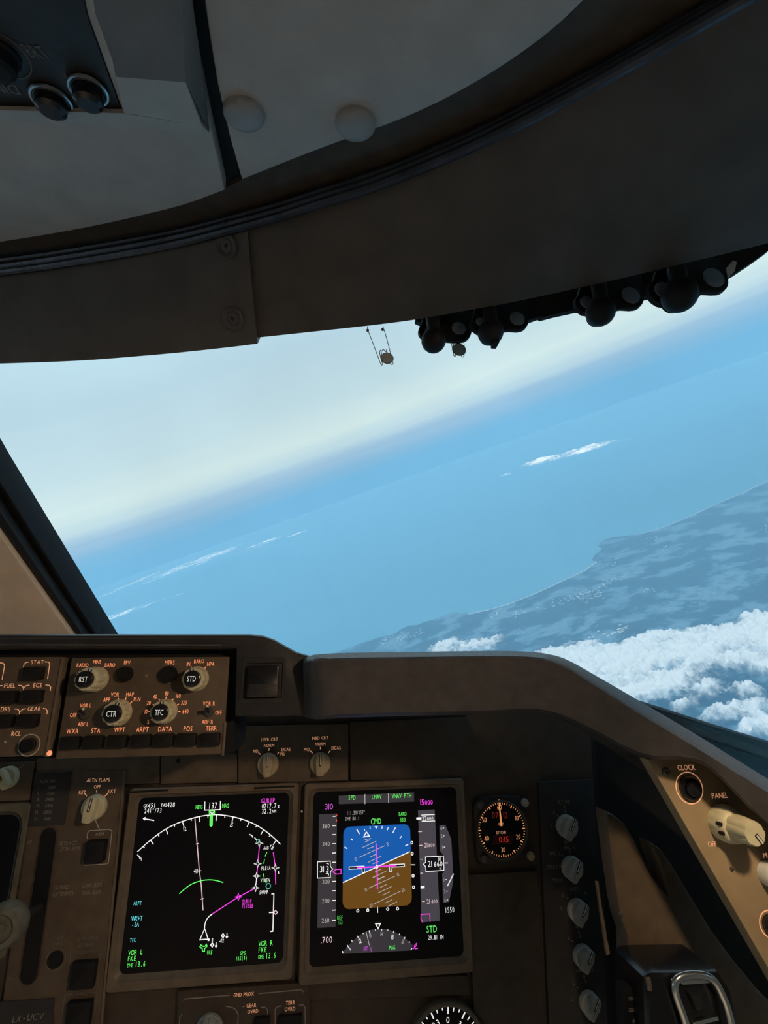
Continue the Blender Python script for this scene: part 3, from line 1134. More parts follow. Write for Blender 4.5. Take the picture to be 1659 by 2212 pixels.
# flat strip along the top of the housing
lip_px = [(-700, 1371), (-120, 1370), (0, 1370), (300, 1370), (540, 1370), (565, 1372), (592, 1381), (615, 1394), (640, 1408), (668, 1417)]
ra, rb_ = [], []
for (x, y) in lip_px:
    u_, v_ = pg.uv(x, y + 8, HF)
    P4 = pg.o + pg.ex * u_ + pg.ey * v_ + pg.ez * HF
    r_ = ray(x, y)
    t_ = (P4.z + 0.0005 - EYE.z) / r_.z
    ra.append(pg.loc(P4)); rb_.append(pg.loc(EYE + r_ * t_))
b = MB(pg)
b.strip([ra, rb_], Vector(pg.loc(pg.o - AZ * 0.003)))
b.build('top_strip', 'pad', gs)

top_px = [(655, 1424), (668, 1416), (690, 1412), (760, 1409), (900, 1407), (1050, 1405), (1130, 1406), (1180, 1411), (1225, 1424), (1290, 1460), (1400, 1524), (1500, 1583), (1600, 1645), (1700, 1707), (1760, 1745), (1900, 1832), (2050, 1925)]
bot_px = [(657, 1548), (668, 1552), (690, 1554), (760, 1550), (900, 1546), (1050, 1543), (1130, 1538), (1180, 1542), (1225, 1556), (1290, 1587), (1390, 1636), (1470, 1642), (1530, 1660), (1620, 1748), (1700, 1826), (1850, 1972), (1990, 2105)]
dep = [0.665, 0.650, 0.640, 0.637, 0.635, 0.632, 0.630, 0.628, 0.624, 0.617, 0.605, 0.594, 0.584, 0.574, 0.568, 0.555, 0.545]
NS = 84
tp = crom([(p[0], p[1], d * 1000) for p, d in zip(top_px, dep)], NS)
bp = []
for i in range(NS):
    # bottom partner at the same fraction of the control list
    pass
bpc = crom([(p[0], p[1], d * 1000) for p, d in zip(bot_px, dep)], NS)
rows_ = [[], [], [], [], [], [], [], []]
for i in range(NS):
    T, B = tp[i], bpc[i]
    d = T.z / 1000
    lip = 14 if T.x < 1180 else 14 + min(9, (T.x - 1180) / 25)
    if T.x < 700:
        lip = 12
    nx, ny = 0.0, 1.0
    if T.x > 1200:
        nx, ny = -0.52, 0.854
    rows_[0].append(W(B.x, B.y - 4, d + (0.10 if T.x < 1150 else max(0.014, 0.10 - (T.x - 1150) * 0.0006))))
    rows_[1].append(W(B.x, B.y, d + 0.008))
    rows_[2].append(W(B.x, B.y - 8, d))
    f = lambda o_, dd: W(T.x + nx * o_, T.y + ny * o_, d + dd)
    rows_[3].append(f(lip + 3, 0.0))
    rows_[4].append(f(lip - 2, 0.003))
    p4 = rows_[4][-1]
    r_ = ray(T.x + nx, T.y + ny)
    t_ = min((p4.z + 0.0006 - EYE.z) / r_.z if r_.z < -0.02 else 9, d * 0.7 + 0.05)
    p5 = EYE + r_ * t_                       # flat top, seen edge-on up to its far lip
    rows_[5].append(p5)
    rows_[6].append(p5 + Vector((0, 0.004, -0.002)))
    rows_[7].append(p5 + Vector((0, 0.22, -0.085)).lerp(Vector((0, 0.11, -0.068)), min(1.0, max(0.0, (T.x - 1120) / 160))))
b = MB(pg)
b.strip([[pg.loc(p) for p in r] for r in rows_])
# close the left end
L = [pg.loc(r[0]) for r in rows_]
b.add(L + [pg.loc(rows_[0][0] + Vector((0, 0.2, 0)))], [tuple(range(8))])
b.build('pad', 'pad', gs, smooth=0.5)

# square switch cap in the glareshield end block
pk = PG.at(570, 1470, HF)
sw = thing('caution_switch', 'square black push switch in the end of the glareshield', 'switch', pk)
b = MB(pk)
b.ring(rrect(*pk.rect(521, 1420, 616, 1520), 0.002), rrect(*pk.rect(531, 1433, 609, 1507), 0.001), -0.002, 0.0012, 0.0006)
b.build('surround', 'housing', sw)
b = MB(pk)
b.prism(rrect(*pk.rect(535, 1438, 602, 1506), 0.0012), -0.002, 0.0065, 0.0012)
o = b.build('cap', 'gloss_black', sw)
b = MB(pk)
b.prism(rrect(*pk.rect(538, 1478, 600, 1503, 0.0065), 0.0008), 0.006, 0.0072, 0.0003)
b.build('lower_legend', 'housing', o)

# ------------------------------------------------------------------ controls used on the panels


def fluted_knob(parent, pl, x, y, rpx, hgt, cap=None, ptr=90, key='cream', lobes=10, h0=0.0, cap_r=0.68, taper=0.88):
    """fluted rotary knob, optional black push cap with lettering, white pointer"""
    k = pl.sc(x, y)
    r = rpx * k
    c = pl.uv(x, y)
    b = MB(pl)
    b.lathe(c, [(r * 1.03, 0), (r * 1.03, hgt * .28), (r * .98, hgt * .34)], 48, h=h0)
    b.lathe(c, [(r * .98, hgt * .30), (r * taper * 1.02, hgt * .86), (r * taper * .98, hgt * .96), (r * taper * .90, hgt)], 60, lobes, 0.13, h=h0)
    kn = b.build('knob', key, parent)
    a = math.radians(ptr)
    d = Vector((math.cos(a), math.sin(a)))
    e = Vector((-d.y, d.x))
    b = MB(pl)
    q = lambda s_, w_: (c[0] + d.x * s_ + e.x * w_, c[1] + d.y * s_ + e.y * w_)
    zt = h0 + hgt
    b.use('black')
    b.prism([q(r * cap_r * taper * .9, -r * .15), q(r * taper * .95, -r * .15), q(r * taper * .95, r * .15), q(r * cap_r * taper * .9, r * .15)], zt - 0.001, zt + 0.0004)
    b.use('pale')
    b.prism([q(r * cap_r * taper * .9, -r * .06), q(r * taper * .95, -r * .06), q(r * taper * .95, r * .06), q(r * cap_r * taper * .9, r * .06)], zt - 0.001, zt + 0.0007)
    b.build('pointer', None, kn)
    if cap:
        b = MB(pl)
        rc = r * cap_r
        b.lathe(c, [(rc, -0.001), (rc, 0.0022), (rc * .95, 0.0034), (rc * .85, 0.0038)], 40, h=zt)
        b.build('cap', 'gloss_black', kn)
        b = MB(pl)
        pz = Plane(pl.o + pl.ez * (zt + 0.0041), pl.ex, pl.ey)
        kk = rc * 0.62 / CAPH
        s_ = 0
        # lettering centred on the cap in local units
        pen, it = 0, []
        for ch in cap:
            vs_, fs_, x0, x1 = GLYPH[ch]
            it.append((pen - x0, vs_, fs_)); pen += (x1 - x0) + 0.1
        pen -= 0.1
        for ox, vs_, fs_ in it:
            b.add([(c[0] + (vx + ox - pen / 2) * kk * 0.62, c[1] + (vy - CAPH / 2) * kk, zt + 0.0041) for vx, vy in vs_], fs_)
        b.build('lettering', 'cap_print', kn, smooth=0)
    return kn


def bar_knob(parent, pl, x, y, rpx, hgt, ang=90, key='cream_dull', h0=0.0):
    """round skirted selector with a raised bar grip and a white index line"""
    k = pl.sc(x, y)
    r = rpx * k
    c = Vector(pl.uv(x, y))
    b = MB(pl)
    b.lathe(c, [(r, 0), (r, hgt * .30), (r * .96, hgt * .40), (r * .86, hgt * .46)], 40, h=h0)
    a = math.radians(ang)
    d = Vector((math.cos(a), math.sin(a)))
    e = Vector((-d.y, d.x))
    q = lambda s_, w_: tuple(c + d * s_ * r + e * w_ * r)
    b.prism([q(-.98, -.26), q(-.90, -.36), q(.2, -.46), q(.86, -.34), q(.97, -.18), q(.97, .18), q(.86, .34), q(.2, .46), q(-.90, .36), q(-.98, .26)], h0 + hgt * .42, h0 + hgt, r * .09)
    kn = b.build('knob', key, parent)
    b = MB(pl)
    zt = h0 + hgt
    b.use('black')
    b.prism([q(-.12, -.10), q(.96, -.10), q(.96, .10), q(-.12, .10)], zt - 0.001, zt + 0.0004)
    b.use('pale')
    b.prism([q(-.02, -.035), q(.96, -.035), q(.96, .035), q(-.02, .035)], zt - 0.001, zt + 0.0007)
    b.build('pointer', None, kn)
    return kn


def push_button(parent, pl, x, y, wpx, hpx, hgt=0.006, key='button', name='button', r=0.0012):
    b = MB(pl)
    u0, v0, u1, v1 = pl.rect(x - wpx / 2, y - hpx / 2, x + wpx / 2, y + hpx / 2)
    b.prism(rrect(u0, v0, u1, v1, r), 0, hgt, 0.0011)
    return b.build(name, key, parent)


def round_button(parent, pl, x, y, rpx, hgt=0.006, key='button', name='button'):
    b = MB(pl)
    r = rpx * pl.sc(x, y)
    b.lathe(pl.uv(x, y), [(r, 0), (r, hgt * .8), (r * .93, hgt), (r * .80, hgt), (r * .72, hgt * .86), (r * .1, hgt * .84)], 36)
    return b.build(name, key, parent)


def toggle(parent, pl, x, y, rpx, lean=(0, 1)):
    k = rpx * pl.sc(x, y)
    c = pl.uv(x, y)
    b = MB(pl)
    b.lathe(c, [(k, 0), (k, 0.002), (k * .8, 0.003), (k * .55, 0.003)], 24)
    o = b.build('toggle_switch', 'screw', parent)
    b = MB(pl)
    pts = [(c[0] + lean[0] * k * .8 * t_, c[1] + lean[1] * k * .8 * t_, 0.002 + 0.011 * t_) for t_ in (0, .35, .7, .9, 1)]
    b.tube(pts, [k * .30, k * .34, k * .45, k * .46, k * .25], 12)
    b.build('lever', 'gloss_black', o)
    b = MB(pl)
    b.lathe((c[0] - k * .5, c[1] + k * 1.1), [(k * .3, 0), (k * .3, 0.0012), (k * .1, 0.0016)], 12)
    b.build('keeper', 'pale', o)
    return o


def screw(parent, pl, x, y, rpx, key='screw', name='screw'):
    r = rpx * pl.sc(x, y)
    c = pl.uv(x, y)
    b = MB(pl)
    b.lathe(c, [(r, 0), (r, 0.0012), (r * .7, 0.0022), (r * .2, 0.0024)], 20)
    o = b.build(name, key, parent)
    b = MB(pl)
    b.prism(rrect(c[0] - r * .6, c[1] - r * .1, c[0] + r * .6, c[1] + r * .1, r * .05), 0.002, 0.0027)
    b.build('slot', 'black', o)
    return o


def plate(parent, pl, pts, h0, h1, key, name='faceplate', ch=0.0008):
    b = MB(pl)
    b.prism(b.P(*pts), h0, h1, ch)
    return b.build(name, key, parent)


# ------------------------------------------------------------------ EFIS control panel
pe = PG.at(312, 1535)
ef = thing('display_control_panel', 'brown control panel with orange legends and four cream fluted knobs', 'control panel', pe)
_s = lambda x, y: (x / 2.9625, 1340 + y / 2.9625)
b = MB(pe)
b.prism(rrect(*pe.rect(138, 1420, 488, 1634), 0.001), -0.008, 0.0, 0.0006)
b.build('faceplate', 'brown', ef)
b = MB(pe)
b.prism(rrect(*pe.rect(481, 1560, 487, 1632), 0.0004), 0.0, 0.0012, 0.0004)
b.build('edge_strip', 'bezel', ef)
fluted_knob(ef, pe, 208, 1467, 26.5, 0.0225, 'RST', 70)
fluted_knob(ef, pe, 257, 1539, 28, 0.0135, 'CTR', 72, lobes=10)
fluted_knob(ef, pe, 357, 1536, 26, 0.0145, 'TFC', 88, lobes=6)
fluted_knob(ef, pe, 425, 1466, 26, 0.0160, 'STD', 100, lobes=8)
round_button(ef, pe, 272, 1456, 16.5, 0.006)
round_button(ef, pe, 366, 1456, 17.5, 0.006)
toggle(ef, pe, 184, 1543, 10)
toggle(ef, pe, 452, 1538, 10)
for (x, y) in ((155, 1604), (205, 1602.5), (256, 1601), (307, 1599.5), (356, 1598), (405, 1597), (456, 1596.5)):
    push_button(ef, pe, x, y, 41, 28, 0.006)
b = MB(pe)
H = 0.0003
b.use('lit_orange')
for tx, x, y, hp in (('RADIO', 530, 287, 8.2), ('MINS', 623, 267, 8.2), ('BARO', 705, 286, 8.2), ('FPV', 815, 271, 8.6), ('MTRS', 1087, 270, 8.6), ('IN', 1207, 280, 8.6),
                     ('BARO', 1275, 262, 8.2), ('HPA', 1350, 280, 8.6), ('APP', 684, 508, 8.6), ('VOR', 737, 475, 8.6), ('MAP', 833, 474, 8.6), ('PLN', 878, 505, 8.6),
                     ('40', 993, 488, 8.6), ('80', 1068, 467, 8.6), ('160', 1142, 484, 8.6), ('320', 1178, 526, 8.6), ('640', 1188, 583, 8.6), ('20', 953, 528, 8.6),
                     ('10', 936, 584, 8.6), ('5', 949, 650, 8.6), ('VOR L', 549, 545, 8.2), ('OFF', 470, 607, 8.6), ('ADF L', 533, 665, 8.2), ('VOR R', 1338, 533, 8.6),
                     ('OFF', 1400, 590, 8.6), ('ADF R', 1328, 650, 8.6), ('WXR', 464, 709, 10), ('STA', 614, 706, 10), ('WPT', 767, 700, 10), ('ARPT', 913, 698, 10),
                     ('DATA', 1058, 696, 10), ('POS', 1204, 693, 10), ('TERR', 1353, 690, 9.6)):
    x, y = _s(x, y)
    b.text(tx, x, y, hp, H, 0.66 if hp < 9 else 0.72)
for p, q in (((655, 318), (665, 303)), ((1222, 296), (1228, 308)), ((1310, 310), (1318, 296)), ((757, 497), (760, 512)), ((802, 512), (808, 495)), ((832, 532), (846, 520)),
             ((1016, 502), (1024, 516)), ((1065, 488), (1062, 502)), ((1102, 516), (1110, 502)), ((1132, 543), (1145, 535)), ((1142, 584), (1155, 583)), ((978, 536), (988, 543)),
             ((968, 638), (982, 630)), ((950, 582), (958, 581))):
    b.pline([_s(*p), _s(*q)], 1.8, H)
b.use('print_dim')
b.pline([(314, 1459.5), (320, 1459.5)], 1.6, H)
b.pline([(317, 1456.5), (317, 1462.5)], 1.6, H)
b.build('lettering', None, ef, smooth=0)

# ------------------------------------------------------------------ synoptic select panel (left edge)
pq = PG.at(30, 1530)
eq = thing('synoptic_select_panel', 'brown panel of black rectangular keys with bracketed legends and a ringed round button', 'control panel', pq)
b = MB(pq)
b.prism(rrect(*pq.rect(-180, 1420, 118, 1636), 0.001), -0.008, 0.0, 0.0006)
b.build('faceplate', 'brown', eq)
b = MB(pq)
b.prism(rrect(*pq.rect(115, 1421, 122, 1634), 0.0004), -0.008, 0.0014, 0.0005)
b.build('edge_strip', 'bezel', eq)
_e = lambda x, y: (x / 6.7, 1390 + y / 6.7)
for x, y in ((510, 430), (500, 765), (128, 775), (440, 1110), (80, 1118)):
    push_button(eq, pq, *_e(x, y), 42, 28, 0.007)
round_button(eq, pq, 64, 1609, 15.5, 0.007, 'gloss_black')
b = MB(pq)
b.use('lit_amber')
for tx, x, y, hp in (('STAT', 545, 270, 8.5), ('FUEL', 145, 610, 9), ('ECS', 548, 605, 9), ('DRS', 85, 950, 9), ('GEAR', 500, 945, 8.8), ('RCL', 237, 1305, 9)):
    b.text(tx, *_e(x, y), hp, H, 0.85)
for ps in ([(425, 268), (385, 270), (350, 300), (308, 515)], [(650, 265), (705, 268), (722, 295), (690, 515)], [(0, 280), (45, 282), (70, 315), (32, 525)],
           [(0, 612), (40, 608)], [(268, 605), (315, 608), (343, 640), (343, 690)], [(430, 603), (385, 608), (350, 640)], [(660, 600), (715, 604), (738, 635), (730, 685)],
           [(215, 948), (262, 952), (285, 985), (280, 1035)], [(380, 945), (335, 950), (295, 985)], [(625, 938), (665, 945), (688, 980), (680, 1025)]):
    b.pline([_e(*p) for p in ps], 1.7, H)
b.use('print_white')
b.pcirc(63.4, 1609.4, 23, 2.2, H, 40)
b.pline([(9, 1602.5), (15, 1602.5)], 1.6, H)
b.pline([(12, 1599.5), (12, 1605.5)], 1.6, H)
b.build('lettering', None, eq, smooth=0)
b = MB(pq)
b.lathe(pq.uv(107, 1627), [(0.0022, 0), (0.0022, 0.001), (0.0012, 0.002)], 14)
b.build('pilot_lamp', 'lit_orange', eq)

# ------------------------------------------------------------------ main instrument panel
pm = PM.at(640, 1900)
ip = thing('wall_front', 'dark brown main instrument panel below the glareshield', 'instrument panel', pm, kind='structure')
b = MB(pm)
b.prism(b.P((-320, 1520), (1180, 1500), (1330, 1610), (1400, 2400), (-420, 2440)), -0.03, -0.006)
b.build('backing', 'brown_dark', ip)
for pts_, key in (([(78, 1640), (345, 1634), (344, 1692), (78, 1700)], 'brown'), ([(348, 1632), (512, 1628), (512, 1690), (347, 1694)], 'brown'),
                  ([(756, 1560), (1010, 1550), (1010, 1684), (757, 1686)], 'brown_dark'),  # same paint as the brown plates, shade put into the colour
                  ([(645, 2120), (1010, 2108), (1016, 2150), (648, 2162)], 'brown_dark'),
                  ([(1010, 1890), (1160, 1882), (1180, 2300), (1030, 2310)], 'brown_dark')):
    plate(ip, pm, pts_, -0.006, 0.0, key, 'blank_plate')
screw(ip, pm, 385, 1643, 5, 'black')
screw(ip, pm, 530, 1644, 3)

# ---- CRT selector panel
ps2 = PM.at(630, 1630)
cs_ = thing('source_selector_panel', 'small brown panel with two round bar selectors above the screens', 'selector panel', ps2)
plate(cs_, ps2, [(516, 1570), (752, 1564), (752, 1686), (515, 1692)], -0.006, 0.001, 'brown')
bar_knob(cs_, ps2, 580, 1650, 23.5, 0.015, 92, h0=0.001)
bar_knob(cs_, ps2, 692, 1648, 23, 0.015, 90, h0=0.001)
b = MB(ps2)
b.use('lit_amber')
_k = lambda x, y: (500 + x / 5.925, 1570 + y / 5.925)
for tx, x, y in (('LWR CRT', 490, 160), ('NORM', 483, 237), ('ND', 312, 310), ('EICAS', 698, 288), ('PRI', 658, 347), ('INBD CRT', 1135, 142), ('NORM', 1137, 218), ('PFD', 965, 290), ('EICAS', 1340, 268)):
    b.text(tx, *_k(x, y), 6.6, 0.0013, 0.82)
for p, q in (((345, 328), (375, 352)), ((484, 272), (481, 305)), ((606, 324), (588, 350)), ((1010, 306), (1038, 336)), ((1138, 255), (1138, 288)), ((1264, 304), (1238, 334))):
    b.pline([_k(*p), _k(*q)], 1.7, 0.0013)
b.build('lettering', None, cs_, smooth=0)

# ---- knob panel at the left edge
pj = PM.at(10, 1690)
jk = thing('autobrake_panel', 'cream selector knob on a plain brown panel above the leftmost screen', 'selector panel', pj)
plate(jk, pj, [(-200, 1655), (76, 1646), (64, 1728), (-210, 1742)], -0.006, 0.001, 'brown')
bar_knob(jk, pj, 20, 1678, 24, 0.016, 125, 'cream', h0=0.001)
b = MB(pj)
b.use('print_white')
b.pline([(41, 1660), (47, 1656)], 1.7, 0.0013)
b.text('M', 51, 1653, 4, 0.0013)
b.build('lettering', None, jk, smooth=0)


# ------------------------------------------------------------------ display units
def display(name, label, cx_, cy_, outer, inner, key='bezel', rin=0.006, left_lit=True):
    pl = PM.at(cx_, cy_)
    th = thing(name, label, 'display', pl)
    b = MB(pl)
    i_in = rrect(*pl.rect(*inner), rin)
    i_top = rrect(*pl.rect(inner[0] - 10, inner[1] - 7, inner[2] + 8, inner[3] + 10), rin + 0.002)
    b.ring(rrect(*pl.rect(*outer), 0.004), i_top, -0.006, 0.004, 0.0012)
    bz = b.build('bezel', key, th)
    b = MB(pl)
    n_ = len(i_in)
    b.add([(p[0], p[1], 0.0036) for p in i_top] + [(p[0], p[1], -0.0012) for p in i_in], [(i, (i + 1) % n_, n_ + (i + 1) % n_, n_ + i) for i in range(n_)])
    b.build('inner_slope', key, bz)
    b = MB(pl)
    b.prism(rrect(*pl.rect(inner[0] - 6, inner[1] - 6, inner[2] + 6, inner[3] + 6), 0.003), -0.006, -0.001)
    sc_ = b.build('screen', 'screen', th)
    return pl, th, sc_


# ---- engine display, mostly outside the frame
pl, th, sc_ = display('engine_display', 'darkened display with a rounded bezel at the left edge', -150, 1900, (-385, 1742, 40, 2080), (-360, 1768, 19, 2058), 'bezel_green', 0.012)
screw(th, pl, 40, 1754, 3)

# ---- navigation display
pn, nth, nsc = display('navigation_display', 'lit map display with a white compass arc and magenta route', 445, 1905, (257, 1697, 638, 2126), (280, 1719, 617, 2092))
screw(nth, pn, 614, 2107, 8, 'grey_knob', 'light_sensor')
b = MB(pn)
b.prism(b.P((278, 1708), (365, 1703), (365, 1707), (278, 1712)), 0.003, 0.0046)
b.build('bezel_slot', 'black', nth)
b = MB(pn)
b.prism(b.P((550, 1699), (636, 1695), (636, 1699), (550, 1703)), 0.003, 0.0046)
b.build('bezel_slot', 'black', nth)
A = lambda x, y: (260 + x / 4.366, 1690 + y / 4.366)
B_ = lambda x, y: (260 + x / 4.366, 1890 + y / 4.366)
h = 0.0

b = MB(pn)                                   # text blocks
b.use('w')
b.text('GS', *A(237, 222), 6.5, h, 0.75); b.text('451', *A(297, 217), 9.5, h, 0.72, mono=0.55)
b.text('TAS', *A(410, 215), 6.5, h, 0.75); b.text('428', *A(478, 211), 9.5, h, 0.72, mono=0.55)
b.text('241\u00b0/73', *A(308, 267), 9.5, h, 0.66, mono=0.55)
b.pline([A(318, 360), A(218, 342)], 2, h); b.pline([A(238, 330), A(218, 342), A(232, 356)], 2, h)
b.build('speed_wind_readout', None, nsc, smooth=0)
b = MB(pn)
b.use('w')
b.text('0717.7', *A(1402, 222), 9.5, h, 0.66, mono=0.55); b.text('z', *A(1492, 222), 8, h, 0.75)
b.text('32.2', *A(1378, 272), 9.5, h, 0.66, mono=0.55); b.text('NM', *A(1450, 273), 6.5, h, 0.7)
b.use('m'); b.text('GURIP', *A(1394, 172), 9.5, h, 0.68, mono=0.6)
b.build('waypoint_readout', None, nsc, smooth=0)
b = MB(pn)
b.use('c')
b.text('ARPT', *B_(162, 267), 8, h, 0.6, mono=0.6); b.text('WX+T', *B_(160, 410), 9.5, h, 0.66, mono=0.6)
b.text('-2A', *B_(140, 468), 9, h, 0.66, mono=0.6); b.text('TFC', *B_(118, 615), 8, h, 0.62, mono=0.6)
b.build('map_mode_readout', None, nsc, smooth=0)
b = MB(pn)
b.use('g')
b.text('VOR L', *B_(143, 730), 10, h, 0.7, mono=0.62); b.text('FKE', *B_(108, 789), 10, h, 0.7, mono=0.62)
b.text('DME', *B_(92, 853), 7.5, h, 0.62, mono=0.6); b.text('13.6', *B_(187, 840), 10.5, h, 0.66, mono=0.55)
b.build('navaid_readout', None, nsc, smooth=0)
b = MB(pn)
b.use('g')
b.text('VOR R', *B_(1370, 645), 10, h, 0.7, mono=0.62); b.text('FKE', *B_(1340, 706), 10, h, 0.7, mono=0.62)
b.text('DME', *B_(1328, 772), 7.5, h, 0.62, mono=0.6); b.text('13.6', *B_(1418, 760), 10.5, h, 0.66, mono=0.55)
b.build('navaid_readout', None, nsc, smooth=0)
b = MB(pn)
b.use('g')
b.text('GPS', *B_(1155, 737), 7.5, h, 0.62, mono=0.6); b.text('IRS(3)', *B_(1142, 785), 7.5, h, 0.62, mono=0.6)
b.build('position_source_readout', None, nsc, smooth=0)

b = MB(pn)                                   # compass arc
b.use('w')
arc = [(160, 655), (220, 600), (285, 545), (355, 490), (430, 440), (505, 400), (585, 368), (665, 343), (745, 322), (825, 310), (905, 305), (985, 312), (1062, 325), (1140, 345), (1215, 372),
       (1285, 405), (1350, 446), (1415, 495), (1470, 545), (1510, 585)]
b.pline([A(p.x, p.y) for p in crom(arc, 60)], 1.9, h)
for (p, q) in (((160, 683), (188, 712)), ((215, 605), (228, 618)), ((285, 545), (312, 585)), ((352, 492), (365, 508)), ((430, 440), (448, 488)), ((505, 400), (513, 416)), ((585, 368), (598, 415)),
               ((667, 343), (671, 361)), ((747, 323), (749, 375)), ((826, 312), (826, 331)), ((906, 306), (903, 362)), ((986, 314), (984, 333)), ((1063, 326), (1053, 375)), ((1140, 346), (1133, 363)),
               ((1215, 373), (1195, 422)), ((1286, 406), (1275, 424)), ((1350, 448), (1325, 492)), ((1415, 495), (1402, 512)), ((1470, 546), (1440, 590))):
    b.pline([A(*p), A(*q)], 1.8, h)
b.text('9', *A(192, 722), 8.5, h, 0.8, rot=38); b.text('12', *A(608, 438), 9, h, 0.7, rot=14); b.text('15', *A(1050, 400), 9, h, 0.7, rot=-10); b.text('8', *A(1436, 617), 8.5, h, 0.8, rot=-35)
b.text('137', *A(870, 220), 12.5, h, 0.62, mono=0.55)
b.pline([A(797, 182), A(795, 263), A(942, 258), A(944, 175)], 1.8, h)
b.pline([A(842, 275), A(865, 298), A(887, 272)], 1.8, h)
b.use('g')
b.text('HDG', *A(742, 232), 8.5, h, 0.62, mono=0.62); b.text('MAG', *A(992, 221), 8.5, h, 0.62, mono=0.62)
b.pline([A(838, 300), A(838, 270), A(888, 268), A(888, 300)], 1.8, h)
b.pline([A(848, 300), A(845, 405), A(855, 413), A(866, 405), A(868, 300)], 2.2, h)
b.pline([A(857, 305), A(856, 408)], 2.0, h)
b.pline([A(840, 303), A(888, 301)], 2.4, h)
b.build('compass_arc', None, nsc, smooth=0)

b = MB(pn)                                   # track line and range arc
b.use('pk')
b.pline([A(703, 335), A(745, 835), A(762, 960), B_(780, 335)], 1.8, h)
b.pline([A(712, 582), A(740, 577)], 1.8, h); b.pline([A(735, 836), A(762, 833)], 1.8, h); b.pline([B_(757, 229), B_(785, 223)], 1.8, h)
b.use('w'); b.text('40', *A(712, 838), 9.5, h, 0.66)
b.use('g')
b.pline([B_(p.x, p.y) for p in crom([(555, 178), (610, 130), (670, 88), (750, 58), (830, 46), (900, 52), (970, 72)], 24)], 1.9, h)
b.build('track_line', None, nsc, smooth=0)


def star(b, x, y, r):
    b.pline([(x, y - r), (x + r * .2, y - r * .2), (x + r, y), (x + r * .2, y + r * .2), (x, y + r), (x - r * .2, y + r * .2), (x - r, y), (x - r * .2, y - r * .2)], 1.4, h, True)


b = MB(pn)                                   # route
b.use('m')
b.pline([B_(860, 372), B_(1110, 210), B_(1262, 130)], 1.9, h)
star(b, *B_(1113, 208), 8.5)
b.text('GURIP', *B_(1193, 250), 8, h, 0.58, mono=0.6); b.text('FL150B', *B_(1200, 294), 8, h, 0.56, mono=0.6)
b.pline([A(1312, 600), A(1298, 745)], 1.8, h); b.pline([A(1295, 790), A(1288, 862)], 1.8, h)
b.pline([A(1442, 660), A(1460, 790)], 1.8, h); b.pline([A(1462, 830), B_(1465, 90)], 1.8, h)
b.use('w')
b.pline([B_(p.x, p.y) for p in crom([(868, 368), (838, 390), (812, 425), (798, 465), (794, 500)], 16)], 2.0, h)
b.pline([B_(795, 505), B_(750, 612), B_(828, 606)], 2.0, h, True)
for p in (A(1310, 575), A(1295, 768), A(1285, 884), A(1462, 806)):
    star(b, *p, 8.5)
star(b, *B_(1275, 122), 8.5)
b.pline([A(1285, 905), B_(1278, 95)], 1.8, h)
b.text('PLEIA', *A(1372, 808), 7.5, h, 0.6, mono=0.6); b.text('VIXEN', *A(1365, 924), 7.5, h, 0.6, mono=0.6); b.text('SWAMP', *B_(1352, 163), 7.5, h, 0.58, mono=0.6)
b.text('AAB', *A(1375, 617), 7, h, 0.62, mono=0.6)
b.pline([A(1215, 490), A(1240, 500), A(1250, 520)], 1.8, h); b.pline([A(1265, 520), A(1285, 545)], 1.8, h); b.pline([A(1412, 610), A(1422, 590)], 1.6, h)
b.text('11', *B_(868, 616), 8.5, h, 0.7); b.text('-02', *B_(955, 620), 8, h, 0.66)
b.disc(*B_(832, 612), 2.6, h)
for (x, y) in ((968, 573), (866, 660)):
    b.pline([B_(x, y - 18), B_(x + 14, y), B_(x, y + 18), B_(x - 14, y)], 2.2, h, True)
    b.pline([B_(x + 38, y - 24), B_(x + 36, y + 18)], 1.8, h); b.pline([B_(x + 26, y + 6), B_(x + 36, y + 20), B_(x + 48, y + 4)], 1.8, h)
b.pline([B_(1425, 180), B_(1448, 178), B_(1438, 530), B_(1413, 533)], 2.0, h); b.pline([B_(1402, 355), B_(1442, 353)], 2.0, h)
b.pline([A(1490, 838), A(1494, 862)], 1.6, h)
b.use('pk'); b.pline([B_(1462, 335), B_(1483, 353), B_(1464, 372), B_(1446, 354)], 1.8, h, True)
b.use('g')
for p, q in ((A(1382, 660), A(1365, 698)), (A(1360, 722), A(1352, 768)), (A(1347, 860), A(1355, 895)), (A(1360, 915), A(1376, 950))):
    b.pline([p, q], 1.6, h)
b.use('cg')
b.pcirc(*A(1300, 553), 3.5, 1.6, h, 14); b.pcirc(*B_(1395, 105), 5.2, 1.8, h, 16)
b.use('g')
b.pline([B_(760, 660), B_(775, 672), B_(797, 672), B_(812, 655), B_(818, 672), B_(795, 695), B_(793, 720), B_(775, 721), B_(773, 697), B_(750, 677)], 2.0, h, True)
b.text('FKE', *B_(842, 731), 8, h, 0.58, mono=0.6)
b.build('route_map', None, nsc, smooth=0)

# ---- primary flight display
pf, fth, fsc = display('primary_flight_display', 'lit attitude display with blue sky and brown ground halves', 838, 1890, (652, 1686, 1011, 2112), (673, 1706, 994, 2078))
screw(fth, pf, 1011, 2082, 8, 'grey_knob', 'light_sensor')
b = MB(pf)
b.lathe(pf.uv(652, 1751), [(0.0012, 0.004), (0.0012, 0.005), (0.0006, 0.0056)], 12)
b.build('rivet', 'pale', fth)
C_ = lambda x, y: (640 + x / 4.366, 1680 + y / 4.366)
D_ = lambda x, y: (640 + x / 4.366, 1890 + y / 4.366)
h1, h2, h3, h4 = 0.0, 0.00025, 0.0005, 0.00075

